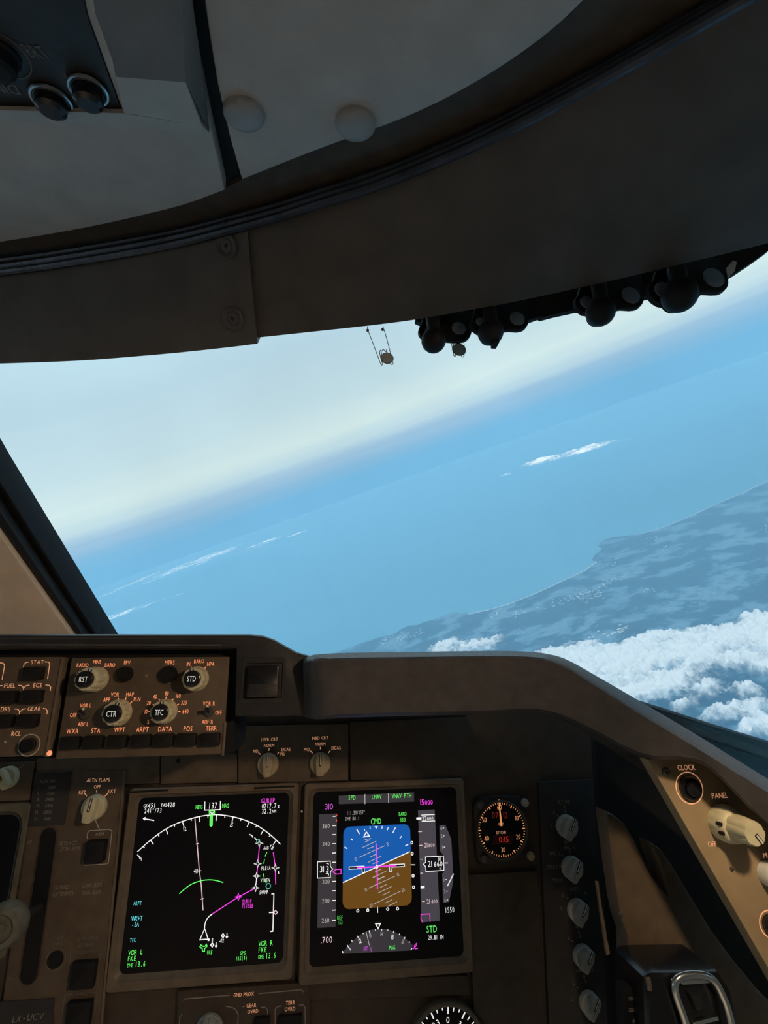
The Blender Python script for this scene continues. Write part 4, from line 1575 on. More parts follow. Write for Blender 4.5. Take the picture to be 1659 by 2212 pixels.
b = MB(pf)                                   # mode annunciator
b.use('tape'); b.poly([pf.uv(*C_(x, y)) for x, y in ((400, 170), (1110, 138), (1112, 225), (402, 250))], h1)
b.use('g'); b.text('SPD', *C_(523, 188), 9, h2, 0.66, mono=0.6); b.text('LNAV', *C_(757, 180), 9, h2, 0.66, mono=0.62); b.text('VNAV PTH', *C_(992, 170), 9, h2, 0.66, mono=0.6)
b.text('CMD', *C_(752, 410), 11.5, h2, 0.66); b.text('BARO', *C_(1001, 342), 7.5, h2, 0.6, mono=0.62); b.text('330', *C_(1003, 396), 9, h2, 0.7)
b.use('wd'); b.pline([C_(647, 155), C_(647, 248)], 1.8, h2); b.pline([C_(868, 148), C_(870, 240)], 1.8, h2)
b.text('111.50/157\u00b0', *C_(562, 330), 7.8, h2, 0.56, mono=0.55); b.text('DME', *C_(488, 387), 6.8, h2, 0.62, mono=0.62); b.text('80.1', *C_(562, 384), 7.8, h2, 0.6, mono=0.55)
b.build('mode_annunciator', None, fsc, smooth=0)

b = MB(pf)                                   # attitude picture
r0 = pf.rect(741, 1783, 888, 1960)
box_ = rrect(*r0, 0.0075, 8)
ha, hb = pf.uv(*D_(440, 72)), pf.uv(*C_(1070, 697))


def clip(poly, a, b2, sign):
    out = []
    f_ = lambda p: sign * ((b2[0] - a[0]) * (p[1] - a[1]) - (b2[1] - a[1]) * (p[0] - a[0]))
    for i in range(len(poly)):
        p, q = poly[i - 1], poly[i]
        fp, fq = f_(p), f_(q)
        if fp * fq < 0:
            t_ = fp / (fp - fq)
            out.append((p[0] + (q[0] - p[0]) * t_, p[1] + (q[1] - p[1]) * t_))
        if fq >= 0:
            out.append(q)
    return out


b.use('att_sky'); b.poly(clip(ccw(box_), ha, hb, 1), h1)
b.use('att_gnd'); b.poly(clip(ccw(box_), ha, hb, -1), h1)
b.use('w'); b.line([ha, hb], 1.9 * pf.sc(813, 1870), h2)
for p, q, w_ in (((570, 485), (597, 530), 2), ((640, 480), (646, 500), 1.6), ((695, 458), (697, 485), 1.6), ((810, 455), (808, 480), 1.6), ((868, 466), (858, 495), 1.8), ((935, 468), (910, 520), 2),
                 ((515, 573), (532, 590), 1.8), ((993, 550), (977, 572), 1.8), ((455, 652), (480, 668), 1.8), ((1028, 642), (1056, 626), 1.8)):
    b.pline([C_(*p), C_(*q)], w_, h2)
b.poly([pf.uv(*C_(x, y)) for x, y in ((737, 458), (770, 456), (754, 480))], h2)
b.pline([C_(660, 510), C_(636, 558), C_(690, 548)], 2, h2, True)
b.use('wd')
for p, q in (((645, 583), (706, 573)), ((648, 605), (695, 585)), ((625, 658), (755, 597)), ((670, 672), (732, 648)), ((590, 752), (835, 640)), ((692, 748), (755, 720)), ((675, 798), (803, 738)),
             ((720, 812), (775, 790)), ((740, 890), (805, 860)), ((722, 942), (848, 880)), ((765, 958), (830, 930))):
    b.pline([C_(*p), C_(*q)], 1.4, h2)
for p, q in (((722, 22), (765, 2)), ((765, 48), (832, 15)), ((682, 124), (932, 10)), ((790, 118), (855, 88)), ((770, 170), (898, 108)), ((812, 192), (880, 158)), ((730, 275), (985, 152)),
             ((838, 265), (905, 232)), ((862, 296), (950, 252))):
    b.pline([D_(*p), D_(*q)], 1.4, h2)
b.text('10', *C_(563, 767), 7.5, h2, 0.66, rot=22); b.text('10', *C_(863, 628), 7.5, h2, 0.66, rot=22); b.text('10', *C_(960, 912), 7.5, h2, 0.66, rot=22)
b.text('10', *D_(658, 138), 7.5, h2, 0.66, rot=22); b.text('20', *D_(1008, 140), 7.5, h2, 0.66, rot=22); b.text('20', *D_(707, 285), 7.5, h2, 0.66, rot=22)
b.use('scr_black')
b.poly([pf.uv(*C_(x, y)) for x, y in ((498, 840), (640, 832), (642, 890), (622, 892), (620, 856), (498, 862))], h2)
b.poly([pf.uv(*C_(x, y)) for x, y in ((880, 818), (1020, 812), (1020, 836), (902, 842), (900, 880), (880, 882))], h2)
b.use('w')
b.pline([C_(498, 840), C_(640, 832), C_(642, 890), C_(622, 892), C_(620, 856), C_(498, 862)], 1.5, h3, True)
b.pline([C_(880, 818), C_(1020, 812), C_(1020, 836), C_(902, 842), C_(900, 880), C_(880, 882)], 1.5, h3, True)
b.use('m')
b.pline([C_(752, 620), C_(760, 840), C_(764, 960), D_(765, 135)], 2.6, h4); b.pline([C_(570, 848), C_(945, 826)], 2.6, h4)
b.use('w'); b.pcirc(*C_(759, 838), 2.6, 1.8, h4 + 0.0002, 14)
b.build('attitude_picture', None, fsc, smooth=0)

b = MB(pf)                                   # deviation dots
b.use('w')
for p in (C_(1090, 613), C_(1093, 716), C_(1102, 925), D_(1106, 116)):
    b.pcirc(*p, 2.5, 1.8, h1, 14)
b.pline([C_(1072, 820), C_(1122, 822)], 1.6, h1)
b.build('deviation_scale', None, fsc, smooth=0)
b = MB(pf)
b.use('w')
for p in (D_(580, 338), D_(674, 333), D_(862, 322), D_(955, 318)):
    b.pcirc(*p, 2.5, 1.8, h1, 14)
b.pline([D_(767, 300), D_(768, 357)], 1.6, h1)
b.build('deviation_scale', None, fsc, smooth=0)

b = MB(pf)                                   # speed tape
b.use('tape'); b.poly([pf.uv(x, y) for x, y in (C_(215, 345), C_(385, 338), D_(370, 490), D_(198, 500))], h1)
b.use('md'); b.text('310', *C_(310, 272), 11.5, h2, 0.95)
b.use('wd')
for tx, p in (('360', C_(282, 455)), ('340', C_(282, 624)), ('300', D_(280, 62)), ('280', D_(278, 244)), ('260', D_(276, 429))):
    b.text(tx, *p, 8.5, h2, 0.92)
b.use('w')
for p, q in ((C_(342, 452), C_(376, 450)), (C_(340, 536), C_(374, 535)), (C_(340, 622), C_(375, 621)), (C_(340, 710), C_(374, 708)), (C_(340, 797), C_(375, 796)), (D_(340, 61), D_(375, 59)), (D_(340, 149), D_(374, 147)),
             (D_(338, 241), D_(374, 239)), (D_(340, 332), D_(374, 330)), (D_(340, 427), D_(375, 425)), (C_(345, 364), C_(372, 362))):
    b.pline([p, q], 1.7, h2)
b.use('r'); b.pline([C_(372, 362), C_(385, 350)], 2.4, h2); b.pline([C_(378, 392), C_(378, 412)], 2.6, h2)
b.use('scr_black'); b.poly([pf.uv(*C_(x, y)) for x, y in ((200, 792), (320, 785), (322, 835), (345, 860), (322, 885), (322, 940), (200, 945))], h2)
b.use('w'); b.pline([C_(x, y) for x, y in ((200, 792), (320, 785), (322, 835), (345, 860), (322, 885), (322, 940), (200, 945))], 1.5, h3, True)
b.text('31', *C_(242, 862), 12.5, h3, 0.85); b.text('3', *C_(294, 862), 12.5, h3, 0.85)
b.pline([C_(282, 806), C_(302, 808), C_(303, 820)], 1.6, h3); b.pline([C_(280, 905), C_(292, 898), C_(305, 905), C_(303, 922)], 1.6, h3)
b.use('m'); b.pline([C_(345, 887), C_(372, 864), C_(422, 862), C_(422, 905), C_(372, 908)], 1.6, h3, True)
b.use('g'); b.text('REF', *D_(412, 400), 7.5, h2, 0.6, mono=0.62); b.text('153', *D_(412, 447), 7.5, h2, 0.62, mono=0.55)
b.use('pk'); b.text('.700', *D_(286, 612), 12, h2, 0.85)
b.build('speed_tape', None, fsc, smooth=0)

b = MB(pf)                                   # altitude tape
b.use('tape_b'); b.poly([pf.uv(x, y) for x, y in (C_(1148, 308), C_(1305, 300), D_(1355, 432), D_(1182, 448))], h1)
b.use('m'); b.text('15', *C_(1188, 230), 11.5, h2, 0.85); b.text('000', *C_(1250, 232), 8.8, h2, 0.9)
b.use('w')
b.pline([C_(1180, 352), C_(1305, 347)], 1.6, h2); b.pline([C_(1182, 412), C_(1308, 407)], 1.6, h2)
b.pline([C_(1132, 385), C_(1180, 383)], 4.5, h2); b.text('22', *C_(1208, 384), 8.8, h2, 0.8); b.text('000', *C_(1263, 385), 7, h2, 0.9)
b.use('pk')
for p, q in ((C_(1150, 508), C_(1185, 507)), (C_(1160, 637), C_(1190, 636)), (C_(1165, 768), C_(1192, 767)), (C_(1170, 900), C_(1195, 899)), (D_(1185, 250), D_(1212, 249))):
    b.pline([p, q], 1.6, h2)
b.text('21', *C_(1222, 636), 8.8, h2, 0.85); b.text('800', *C_(1276, 636), 7, h2, 0.9)
b.text('21', *D_(1245, 250), 8.8, h2, 0.85); b.text('400', *D_(1302, 250), 7, h2, 0.9)
b.use('w'); b.pline([D_(1172, 116), D_(1210, 114)], 4.8, h2)
b.use('scr_black'); b.poly([pf.uv(*C_(x, y)) for x, y in ((1218, 746), (1388, 737), (1392, 872), (1222, 884), (1220, 838), (1198, 815), (1220, 795))], h2)
b.use('w'); b.pline([C_(x, y) for x, y in ((1218, 746), (1388, 737), (1392, 872), (1222, 884), (1220, 838), (1198, 815), (1220, 795))], 1.6, h3, True)
b.text('21', *C_(1260, 812), 12, h3, 0.85); b.text('660', *C_(1338, 812), 9.5, h3, 0.95)
b.text('80', *C_(1350, 766), 6, h3, 0.8); b.text('40', *C_(1358, 856), 4.5, h3, 0.8)
b.use('m'); b.pline([D_(1190, 445), D_(1175, 412), D_(1177, 372), D_(1258, 366), D_(1262, 440)], 1.7, h2)
b.use('g'); b.text('STD', *D_(1278, 510), 13, h1, 0.7)
b.use('w'); b.text('29.81 IN', *D_(1315, 588), 8.5, h1, 0.58, mono=0.58)
b.build('altitude_tape', None, fsc, smooth=0)

b = MB(pf)                                   # vertical speed scale
b.use('tape_b'); b.poly([pf.uv(x, y) for x, y in (C_(1350, 448), C_(1405, 445), C_(1462, 580), C_(1480, 900), D_(1480, 60), D_(1440, 255), D_(1385, 265), D_(1378, 30), C_(1375, 905), C_(1398, 880), C_(1395, 740), C_(1355, 690))], h1)
b.use('wd')
for tx, p in (('6', C_(1367, 475)), ('2', C_(1370, 549)), ('1', C_(1378, 655)), ('1', D_(1393, 46)), ('2', D_(1400, 156)), ('6', D_(1404, 237))):
    b.text(tx, *p, 7.5, h2, 0.75)
b.use('w')
for p, q in ((C_(1380, 474), C_(1393, 473)), (C_(1384, 548), C_(1396, 547)), (C_(1390, 654), C_(1404, 653)), (D_(1406, 44), D_(1420, 43)), (D_(1414, 154), D_(1426, 153)), (D_(1418, 236), D_(1430, 235)), (C_(1400, 804), C_(1430, 803))):
    b.pline([p, q], 1.6, h2)
b.pline([C_(1482, 905), C_(1456, 958), D_(1424, 104)], 2.2, h3)
b.text('1550', *D_(1445, 330), 10.5, h1, 0.62, mono=0.55)
b.build('vertical_speed_scale', None, fsc, smooth=0)

b = MB(pf)                                   # heading rose
b.use('tape'); b.poly([pf.uv(*D_(p[0], p[1])) for p in [(435, 745)] + [(p.x, p.y) for p in crom([(440, 725), (520, 635), (610, 560), (700, 518), (790, 508), (880, 518), (970, 560), (1050, 615), (1100, 665)], 24)] + [(1080, 712)]], h1)
b.use('w')
b.pline([D_(748, 460), D_(793, 458), D_(772, 505)], 2, h2, True)
for p, q in (((435, 716), (440, 738)), ((480, 660), (492, 682)), ((522, 616), (528, 628)), ((575, 575), (588, 595)), ((628, 546), (633, 556)), ((686, 522), (692, 548)), ((745, 512), (747, 524)), ((806, 508), (804, 530)),
             ((864, 513), (862, 526)), ((922, 525), (914, 548)), ((975, 552), (969, 566)), ((1025, 585), (1014, 608)), ((1070, 628), (1062, 640)), ((1092, 690), (1080, 706))):
    b.pline([D_(*p), D_(*q)], 1.7, h2)
b.text('11', *D_(505, 695), 7.5, h2, 0.7, rot=40); b.text('12', *D_(602, 622), 9.5, h2, 0.66, rot=22); b.text('15', *D_(908, 584), 9.5, h2, 0.66, rot=-14)
b.use('wd'); b.text('13', *D_(698, 570), 8, h2, 0.66, rot=10); b.text('14', *D_(805, 556), 8, h2, 0.66, rot=-3); b.text('16', *D_(1006, 630), 8, h2, 0.66, rot=-26)
b.pline([D_(658, 535), D_(690, 665)], 1.6, h2)
b.use('md'); b.text('197', *D_(655, 695), 9, h2, 0.62); b.pline([D_(694, 675), D_(706, 722), D_(714, 675)], 1.6, h2)
b.use('m'); b.pline([D_(1100, 700), D_(1130, 665), D_(1135, 640), D_(1112, 668), D_(1122, 695), D_(1146, 690)], 1.7, h2)
b.use('g'); b.text('MAG', *D_(904, 682), 8, h2, 0.58, mono=0.62)
b.build('heading_rose', None, fsc, smooth=0)

# ------------------------------------------------------------------ flap and gear panel
pv = PM.at(160, 1900)
fp = thing('flap_gear_panel', 'tall brown panel with alternate flap selector and landing gear placards', 'control panel', pv)
plate(fp, pv, [(77, 1668), (271, 1662), (211, 2300), (-15, 2318)], -0.006, 0.001, 'brown')
Fa = lambda x, y: (x / 5.53, 1620 + y / 5.53)
Fb = lambda x, y: (x / 5.53, 1890 + y / 5.53)
plate(fp, pv, [(77, 1670), (156, 1667), (141, 1781), (62, 1785)], 0.001, 0.0024, 'placard', 'speed_placard', 0.0004)
b = MB(pv)
b.prism(b.P((268, 1664), (273, 1664), (215, 2296), (209, 2298)), 0.0, 0.0022, 0.0004)
b.build('edge_strip', 'bezel', fp)
# gear lever slot with a raised rim
q0, q1 = Vector(pv.uv(106, 1806)), Vector(pv.uv(64, 2104))
sw_ = 18 * pv.sc(90, 1900)
dd = (q1 - q0).normalized()
ee = Vector((-dd.y, dd.x))


def stadium(w_, n=10):
    pts = []
    for k in range(n + 1):
        a = math.pi * k / n
        pts.append(tuple(q0 + ee * w_ * math.cos(a) - dd * w_ * math.sin(a)))
    for k in range(n + 1):
        a = math.pi * k / n
        pts.append(tuple(q1 - ee * w_ * math.cos(a) + dd * w_ * math.sin(a)))
    return pts


b = MB(pv)
b.prism(stadium(sw_), -0.002, 0.0013)
b.build('lever_slot', 'black', fp)
b = MB(pv)
b.ring(ccw(stadium(sw_ * 1.12)), ccw(stadium(sw_)), 0.0, 0.0024, 0.0004)
b.build('slot_rim', 'brown_dark', fp)
bar_knob(fp, pv, 207, 1742, 26.5, 0.019, 82, 'cream', h0=0.001)
push_button(fp, pv, 212, 1835, 40, 47, 0.011, 'black', 'arm_button')
round_button(fp, pv, 122, 2071, 17, 0.004, 'black', 'lock_button')
push_button(fp, pv, 184, 2100, 52, 58, 0.008, 'black', 'guard_button')
push_button(fp, pv, 175, 2185, 52, 58, 0.008, 'black', 'guard_button')
b = MB(pv)
hh = 0.0013
b.use('lit_amber')
b.text('ALTN FLAPS', *Fa(1180, 358), 7.4, hh, 0.8); b.text('OFF', *Fa(1168, 438), 7, hh, 0.85); b.text('RET', *Fa(990, 505), 7.4, hh, 0.8); b.text('EXT', *Fa(1343, 490), 7.4, hh, 0.85)
for p, q in (((1020, 518), (1042, 548)), ((1162, 472), (1160, 505)), ((1292, 518), (1256, 550))):
    b.pline([Fa(*p), Fa(*q)], 1.7, hh)
b.build('lettering', None, fp, smooth=0)
b = MB(pv)
b.use('print_white')
b.pline([Fa(1135, 812), Fa(1195, 950)], 1.8, hh)
b.pline([Fa(1045, 1060), Fa(1052, 985), Fa(1075, 960), Fa(1320, 946), Fa(1342, 968), Fa(1302, 1335), Fa(1280, 1357), Fa(1025, 1372), Fa(1008, 1362)], 1.6, hh)
b.text('ARM', *Fa(1195, 1000), 6.6, hh, 0.9)
b.build('lettering', None, fp, smooth=0)
b = MB(pv)
b.use('print_dim')
b.text('RETRACT', *Fa(818, 1110), 8, hh, 0.75); b.text('270K-.82M', *Fa(845, 1175), 8, hh, 0.8)
b.build('lettering', None, fp, smooth=0)
b = MB(pv)
b.use('print_dim')
b.text('EXTEND', *Fa(742, 1635), 8, hh, 0.75); b.text('270K-.82M', *Fa(1105, 1610), 8, hh, 0.78)
b.text('EXTENDED', *Fb(762, 220), 8, hh, 0.75); b.text('320K-.82M', *Fb(1095, 203), 8, hh, 0.78)
b.build('lettering', None, fp, smooth=0)
b = MB(pv)
b.use('print_dim')
b.text('UP', *Fa(362, 1097), 6.5, hh, 0.8)
b.build('lettering', None, fp, smooth=0)
b = MB(pv)
b.use('print_faint')
b.text('DN', *Fb(118, 1225), 6.5, hh, 0.9)
b.build('lettering', None, fp, smooth=0)
b = MB(pv)
b.use('print_faint')
b.text('LOCK', *Fb(702, 742), 8, hh, 0.75); b.text('OVRD', *Fb(695, 812), 8, hh, 0.75)
b.pcirc(*Fb(675, 1000), 22, 1.8, hh, 36)
b.build('lettering', None, fp, smooth=0)
b = MB(pv)
b.use('print_faint')
b.text('ALTN GEAR', *Fb(1050, 755), 7.5, hh, 0.8); b.text('EXTEND', *Fb(1035, 830), 7.5, hh, 0.8); b.text('NOSE/BODY', *Fb(1020, 915), 7.5, hh, 0.75)
b.text('WING', *Fb(978, 1410), 7.5, hh, 0.85)
b.pline([Fb(855, 900), Fb(820, 1160), Fb(778, 1450), Fb(752, 1650)], 1.6, hh); b.pline([Fb(1200, 930), Fb(1170, 1300), Fb(1140, 1640)], 1.6, hh)
b.pline([Fb(785, 1425), Fb(870, 1415)], 1.6, hh); b.pline([Fb(1085, 1400), Fb(1150, 1392)], 1.6, hh)
b.build('lettering', None, fp, smooth=0)
b = MB(pv)
hh = 0.0027
b.use('print_dim')
b.text('FLAPS LIMIT', *Fa(590, 370), 6, hh, 0.72)
for (x0, x1, y, n0, n1) in ((475, 632, 440, '1', '280K'), (470, 618, 512, '5', '260K'), (470, 605, 585, '10', '240K'), (465, 600, 658, '20', '230K'), (450, 582, 735, '25', '205K'), (440, 580, 815, '30', '180K')):
    b.text(n0, *Fa(x0, y), 6.4, hh, 0.8); b.text('-' + n1, *Fa(x1, y), 6.4, hh, 0.8)
b.build('lettering', None, fp, smooth=0)

# registration strip under the panel
pr_ = PM.at(60, 2198, 0.0016)
rg = thing('registration_placard', 'narrow dark strip with handwritten style white letters at the bottom corner', 'placard', pr_)
plate(rg, pr_, [(-30, 2166), (118, 2156), (112, 2240), (-40, 2252)], -0.001, 0.0006, 'placard', 'strip', 0.0003)
b = MB(pr_)
b.use('print_dim')
b.text('LX', 37, 2200, 13, 0.001, 0.8, slant=0.15); b.text('UCV', 77, 2195, 13, 0.001, 0.95, slant=0.15)
b.pline([(51, 2199), (55, 2198.5)], 2, 0.001)
b.build('lettering', None, rg, smooth=0)

# landing gear lever: wheel shaped handle on a stalk standing in the slot
pgl = PM.at(64, 2000, 0.0015)
gl = thing('gear_lever', 'grey wheel shaped landing gear handle beside its slot', 'gear lever', pgl)
c0 = pgl.uv(86, 1960)
c1 = pgl.uv(14, 1996, 0.035)
b = MB(pgl)
b.tube([(c0[0], c0[1], 0.0), (c0[0] * .6 + c1[0] * .4, c0[1] * .6 + c1[1] * .4, 0.016), (c1[0], c1[1], 0.033)], [0.005, 0.005, 0.006], 12)
b.build('stalk', 'rubber', gl)
b = MB(pgl)
R_ = 0.0205
prof = [(0.004, -0.012), (R_ * .62, -0.012), (R_ * .86, -0.010), (R_, -0.004), (R_, 0.004), (R_ * .86, 0.010), (R_ * .62, 0.012), (R_ * .55, 0.009), (R_ * .25, 0.009), (R_ * .2, 0.012), (0.002, 0.012)]
b.lathe((c1[0], c1[1]), prof, 36, h=0.036)
b.build('wheel_handle', 'handle_grey', gl)

# ------------------------------------------------------------------ clock
pk_ = PM.at(1083, 1791)
ck = thing('clock', 'round cockpit clock with orange ticks and red digits', 'clock', pk_)
b = MB(pk_)
kk_ = pk_.sc(1083, 1791)
b.prism(rrect(-62 * kk_, -66 * kk_, 62 * kk_, 66 * kk_, 0.012), -0.006, 0.001, 0.0008)
b.build('flange', 'placard', ck)
R_ = 60 * kk_
b = MB(pk_)
b.ring(circ((0, 0), R_ * 1.0, 64), circ((0, 0), R_ * 0.93, 64), 0.0, 0.006, 0.0012)
b.build('bezel', 'brown_dark', ck)
b = MB(pk_)
b.prism(circ((0, 0), R_ * 0.94, 64), 0.0, 0.0015)
face = b.build('dial', 'screen', ck)
b = MB(pk_)
b.use('lit_dial')
hz = 0.0018
for i in range(60):
    a = math.radians(90 - 6 * i)
    maj = i % 5 == 0
    r1, r0_ = R_ * 0.905, R_ * (0.80 if maj else 0.845)
    b.line([(r0_ * math.cos(a), r0_ * math.sin(a)), (r1 * math.cos(a), r1 * math.sin(a))], (2.4 if maj else 1.3) * kk_, hz)
Kc = lambda x, y: (1000 + x / 4.879, 1660 + y / 4.879)
for tx, x, y in (('60', 380, 405), ('10', 565, 518), ('20', 577, 715), ('30', 420, 852), ('40', 246, 733), ('50', 222, 538)):
    b.text(tx, *Kc(x, y), 9.5, hz, 0.75)
b.use('lit_amber')
b.text('GMT', *Kc(394, 583), 5, hz, 0.85); b.text('ET/CHR', *Kc(400, 670), 5.5, hz, 0.8)
b.build('dial_markings', None, face, smooth=0)
b = MB(pk_)
b.use('lit_red_dim')
b.text('07', *Kc(335, 490), 12, hz, 0.85); b.text('12', *Kc(445, 490), 12, hz, 0.85)
b.use('led_lens'); b.prism(b.P(Kc(320, 705), Kc(525, 695), Kc(515, 790), Kc(310, 800)), 0.0015, 0.0019)
b.use('lit_red'); b.text('0:15', *Kc(425, 742), 11, 0.0021, 1.0)
b.build('digital_readout', None, face, smooth=0)
b = MB(pk_)
b.use('lit_dial')
p0, p1 = Vector(pk_.uv(*Kc(398, 600))), Vector(pk_.uv(*Kc(370, 322)))
d_ = (p1 - p0).normalized()
e_ = Vector((-d_.y, d_.x)) * kk_
b.prism([tuple(p0 - e_ * 2), tuple(p1 - e_ * .7), tuple(p1 + e_ * .7), tuple(p0 + e_ * 2)], 0.0026, 0.0032)
b.build('sweep_hand', None, face)
for (x, y, key) in ((175, 378, 'screw'), (645, 358, 'grey_knob'), (705, 915, 'tan'), (215, 940, 'screw')):
    x, y = Kc(x, y)
    r = 8.5 * kk_
    b = MB(pk_)
    b.lathe(pk_.uv(x, y), [(r, 0), (r, 0.004), (r * .85, 0.0058), (r * .3, 0.0064)], 20)
    b.build('corner_button', key, ck)

# ------------------------------------------------------------------ source select column
px_ = PM.at(1235, 1950)
ss = thing('instrument_source_panel', 'dim vertical panel with a column of five selector knobs', 'selector panel', px_)
plate(ss, px_, [(1163, 1690), (1290, 1684), (1340, 2300), (1190, 2310)], -0.006, 0.001, 'placard')  # near-black face: the shade under the pad is put into its colour
Sa, Sb = Kc, lambda x, y: (1000 + x / 4.879, 1930 + y / 4.879)
hh = 0.0013
for words, ticks in (
        ((('FLT DIR', Sa(1060, 350)), ('R', Sa(1065, 402)), ('C', Sa(958, 465)), ('L', Sa(935, 605))), ((Sa(1070, 432), Sa(1074, 465)), (Sa(988, 488), Sa(1002, 500)), (Sa(965, 602), Sa(980, 600)))),
        ((('NAV', Sa(1105, 770)), ('FMC R', Sa(1120, 830)), ('FMC L', Sa(962, 890)), ('CDU R', Sa(935, 1035)), ('CDU C', Sa(990, 1175))),
         ((Sa(1122, 862), Sa(1124, 890)), (Sa(1030, 905), Sa(1048, 920)), (Sa(1010, 1025), Sa(1028, 1022)), (Sa(1060, 1135), Sa(1080, 1125)))),
        ((('EIU', Sa(1160, 1200)), ('AUTO', Sa(1170, 1265)), ('L', Sa(1052, 1325)), ('R', Sa(1290, 1310)), ('C', Sb(1035, 150))), ((Sa(1175, 1300), Sa(1177, 1325)), (Sb(1090, 35), Sb(1105, 50)))),
        ((('IRS', Sb(1205, 340)), ('R', Sb(1222, 405)), ('C', Sb(1110, 462)), ('L', Sb(1085, 630))), ((Sb(1225, 430), Sb(1232, 465)), (Sb(1140, 490), Sb(1155, 505)))),
        ((('AIR', Sb(1215, 808)), ('DATA', Sb(1320, 805)), ('R', Sb(1275, 872)), ('C', Sb(1162, 940)), ('L', Sb(1145, 1105))), ((Sb(1285, 905), Sb(1290, 935)), (Sb(1195, 975), Sb(1212, 990))))):
    b = MB(px_)
    b.use('print_dim')
    for tx, p in words:
        b.text(tx, *p, 7, hh, 0.78)
    for p, q in ticks:
        b.pline([p, q], 1.7, hh)
    b.build('lettering', None, ss, smooth=0)
for (x, y, ang) in ((1222, 1784, 62), (1233, 1873, 62), (1245, 1965, 60), (1257, 2063, 60), (1270, 2163, 58)):
    bar_knob(ss, px_, x, y, 23.5, 0.016, ang, 'grey_knob', h0=0.001)

# ------------------------------------------------------------------ ground proximity panel
pgp = PM.at(530, 2180)
gp = thing('proximity_panel', 'dim panel with bracketed legends under the map display', 'control panel', pgp)
plate(gp, pgp, [(385, 2139), (668, 2122), (672, 2320), (380, 2336)], -0.006, 0.001, 'brown_dark')
b = MB(pgp)
G3 = lambda x, y: (200 + x / 3.318, 2040 + y / 3.318)
b.use('print_dim')
for ps in ([(655, 402), (657, 386), (985, 360)], [(1190, 348), (1500, 320), (1510, 338)], [(955, 438), (1005, 448), (1030, 465), (1045, 500), (1040, 600)], [(1075, 442), (1092, 438)], [(1205, 445), (1240, 446), (1254, 465), (1258, 600)],
           [(1308, 600), (1310, 460), (1325, 442), (1355, 436)], [(1480, 430), (1510, 428), (1522, 445), (1525, 600)], [(622, 600), (628, 515), (645, 494)]):
    b.pline([G3(*p) for p in ps], 2.2, 0.0013)
b.use('lit_amber')
for tx, x, y in (('GND PROX', 1085, 354), ('GEAR', 1140, 432), ('OVRD', 1150, 474), ('TERR', 1418, 413), ('OVRD', 1415, 458)):
    b.text(tx, *G3(x, y), 7.4, 0.0013, 0.82)
b.build('lettering', None, gp, smooth=0)
fluted_knob(gp, pgp, 452, 2222, 32, 0.016, None, 90, 'grey_knob', h0=0.001)
push_button(gp, pgp, 566, 2214, 34, 44, 0.006, 'black')
push_button(gp, pgp, 627, 2210, 52, 44, 0.006, 'black')

# ------------------------------------------------------------------ compass dial cut by the lower frame edge
pd_ = PM.at(966, 2268)
cd = thing('compass_dial', 'round black compass dial with white ticks cut by the lower frame edge', 'dial', pd_)
kd = pd_.sc(966, 2268)
R_ = 97 * kd
b = MB(pd_)
b.ring(circ((0, 0), R_, 64), circ((0, 0), R_ * .90, 64), -0.006, 0.006, 0.0015)
b.build('bezel', 'bezel', cd)
b = MB(pd_)
b.prism(circ((0, 0), R_ * .91, 64), -0.006, 0.0005)
df = b.build('dial', 'screen', cd)
b = MB(pd_)
b.use('w')
for i in range(36):
    a = math.radians(86 - 10 * i)
    r1, r0_ = R_ * .87, R_ * (0.72 if i % 3 == 0 else (0.78 if i % 3 == 1 else 0.80))
    b.line([(r0_ * math.cos(a), r0_ * math.sin(a)), (r1 * math.cos(a), r1 * math.sin(a))], (3.2 if i % 3 == 0 else 2.4) * kd, 0.0008)
for i, tx in enumerate(('0', '3', '6', '9', '12', '15', '18', '21', '24', '27', '30', '33')):
    a = math.radians(86 - 30 * i)
    u_, v_ = R_ * .60 * math.cos(a), R_ * .60 * math.sin(a)
    for ch_i, ch in enumerate(tx):
        vs_, fs_, x0, x1 = GLYPH[ch]
        kz = 12 * kd / CAPH
        ox = (ch_i - (len(tx) - 1) / 2) * 0.62
        b.add([(u_ + ((vx - (x0 + x1) / 2 + ox) * math.cos(a - math.pi / 2) - (vy - CAPH / 2) * math.sin(a - math.pi / 2)) * kz,
                v_ + ((vx - (x0 + x1) / 2 + ox) * math.sin(a - math.pi / 2) + (vy - CAPH / 2) * math.cos(a - math.pi / 2)) * kz, 0.0008) for vx, vy in vs_], fs_)
b.build('dial_markings', None, df, smooth=0)

# ------------------------------------------------------------------ outboard light control plate
PR = Plane(W(1560, 1800, 0.62), AX, PU)
pt_ = PR.at(1560, 1830)
lp = thing('light_control_plate', 'tan control plate with a ringed clock button and cream dimmer knobs', 'control panel', pt_)
plate(lp, pt_, [(1398, 1640), (1425, 1637), (1470, 1638), (1528, 1652), (1620, 1738), (1700, 1816), (1850, 1960), (1990, 2096), (1990, 2300), (1780, 2300)], -0.012, 0.0, 'tan', 'faceplate', 0.001)
b = MB(pt_)
Lc = lambda x, y: (1300 + x / 4.621, 1520 + y / 4.621)
b.use('lit_amber')
b.text('CLOCK', *Lc(842, 635), 10.5, 0.0003, 0.78)
b.pcirc(*Lc(872, 840), 31, 2.0, 0.0003, 44)
b.build('lettering', None, lp, smooth=0)
b = MB(pt_)
b.use('lit_amber')
b.text('PANEL', *Lc(1176, 916), 10, 0.0003, 0.85)
b.build('lettering', None, lp, smooth=0)
b = MB(pt_)
b.use('lit_amber')
b.text('OFF', *Lc(1100, 1400), 9.5, 0.0003, 0.85)
b.build('lettering', None, lp, smooth=0)
b = MB(pt_)
b.use('lit_amber')
b.text('MAP', 1660, 1847, 9.5, 0.0003, 0.95)
b.build('lettering', None, lp, smooth=0)
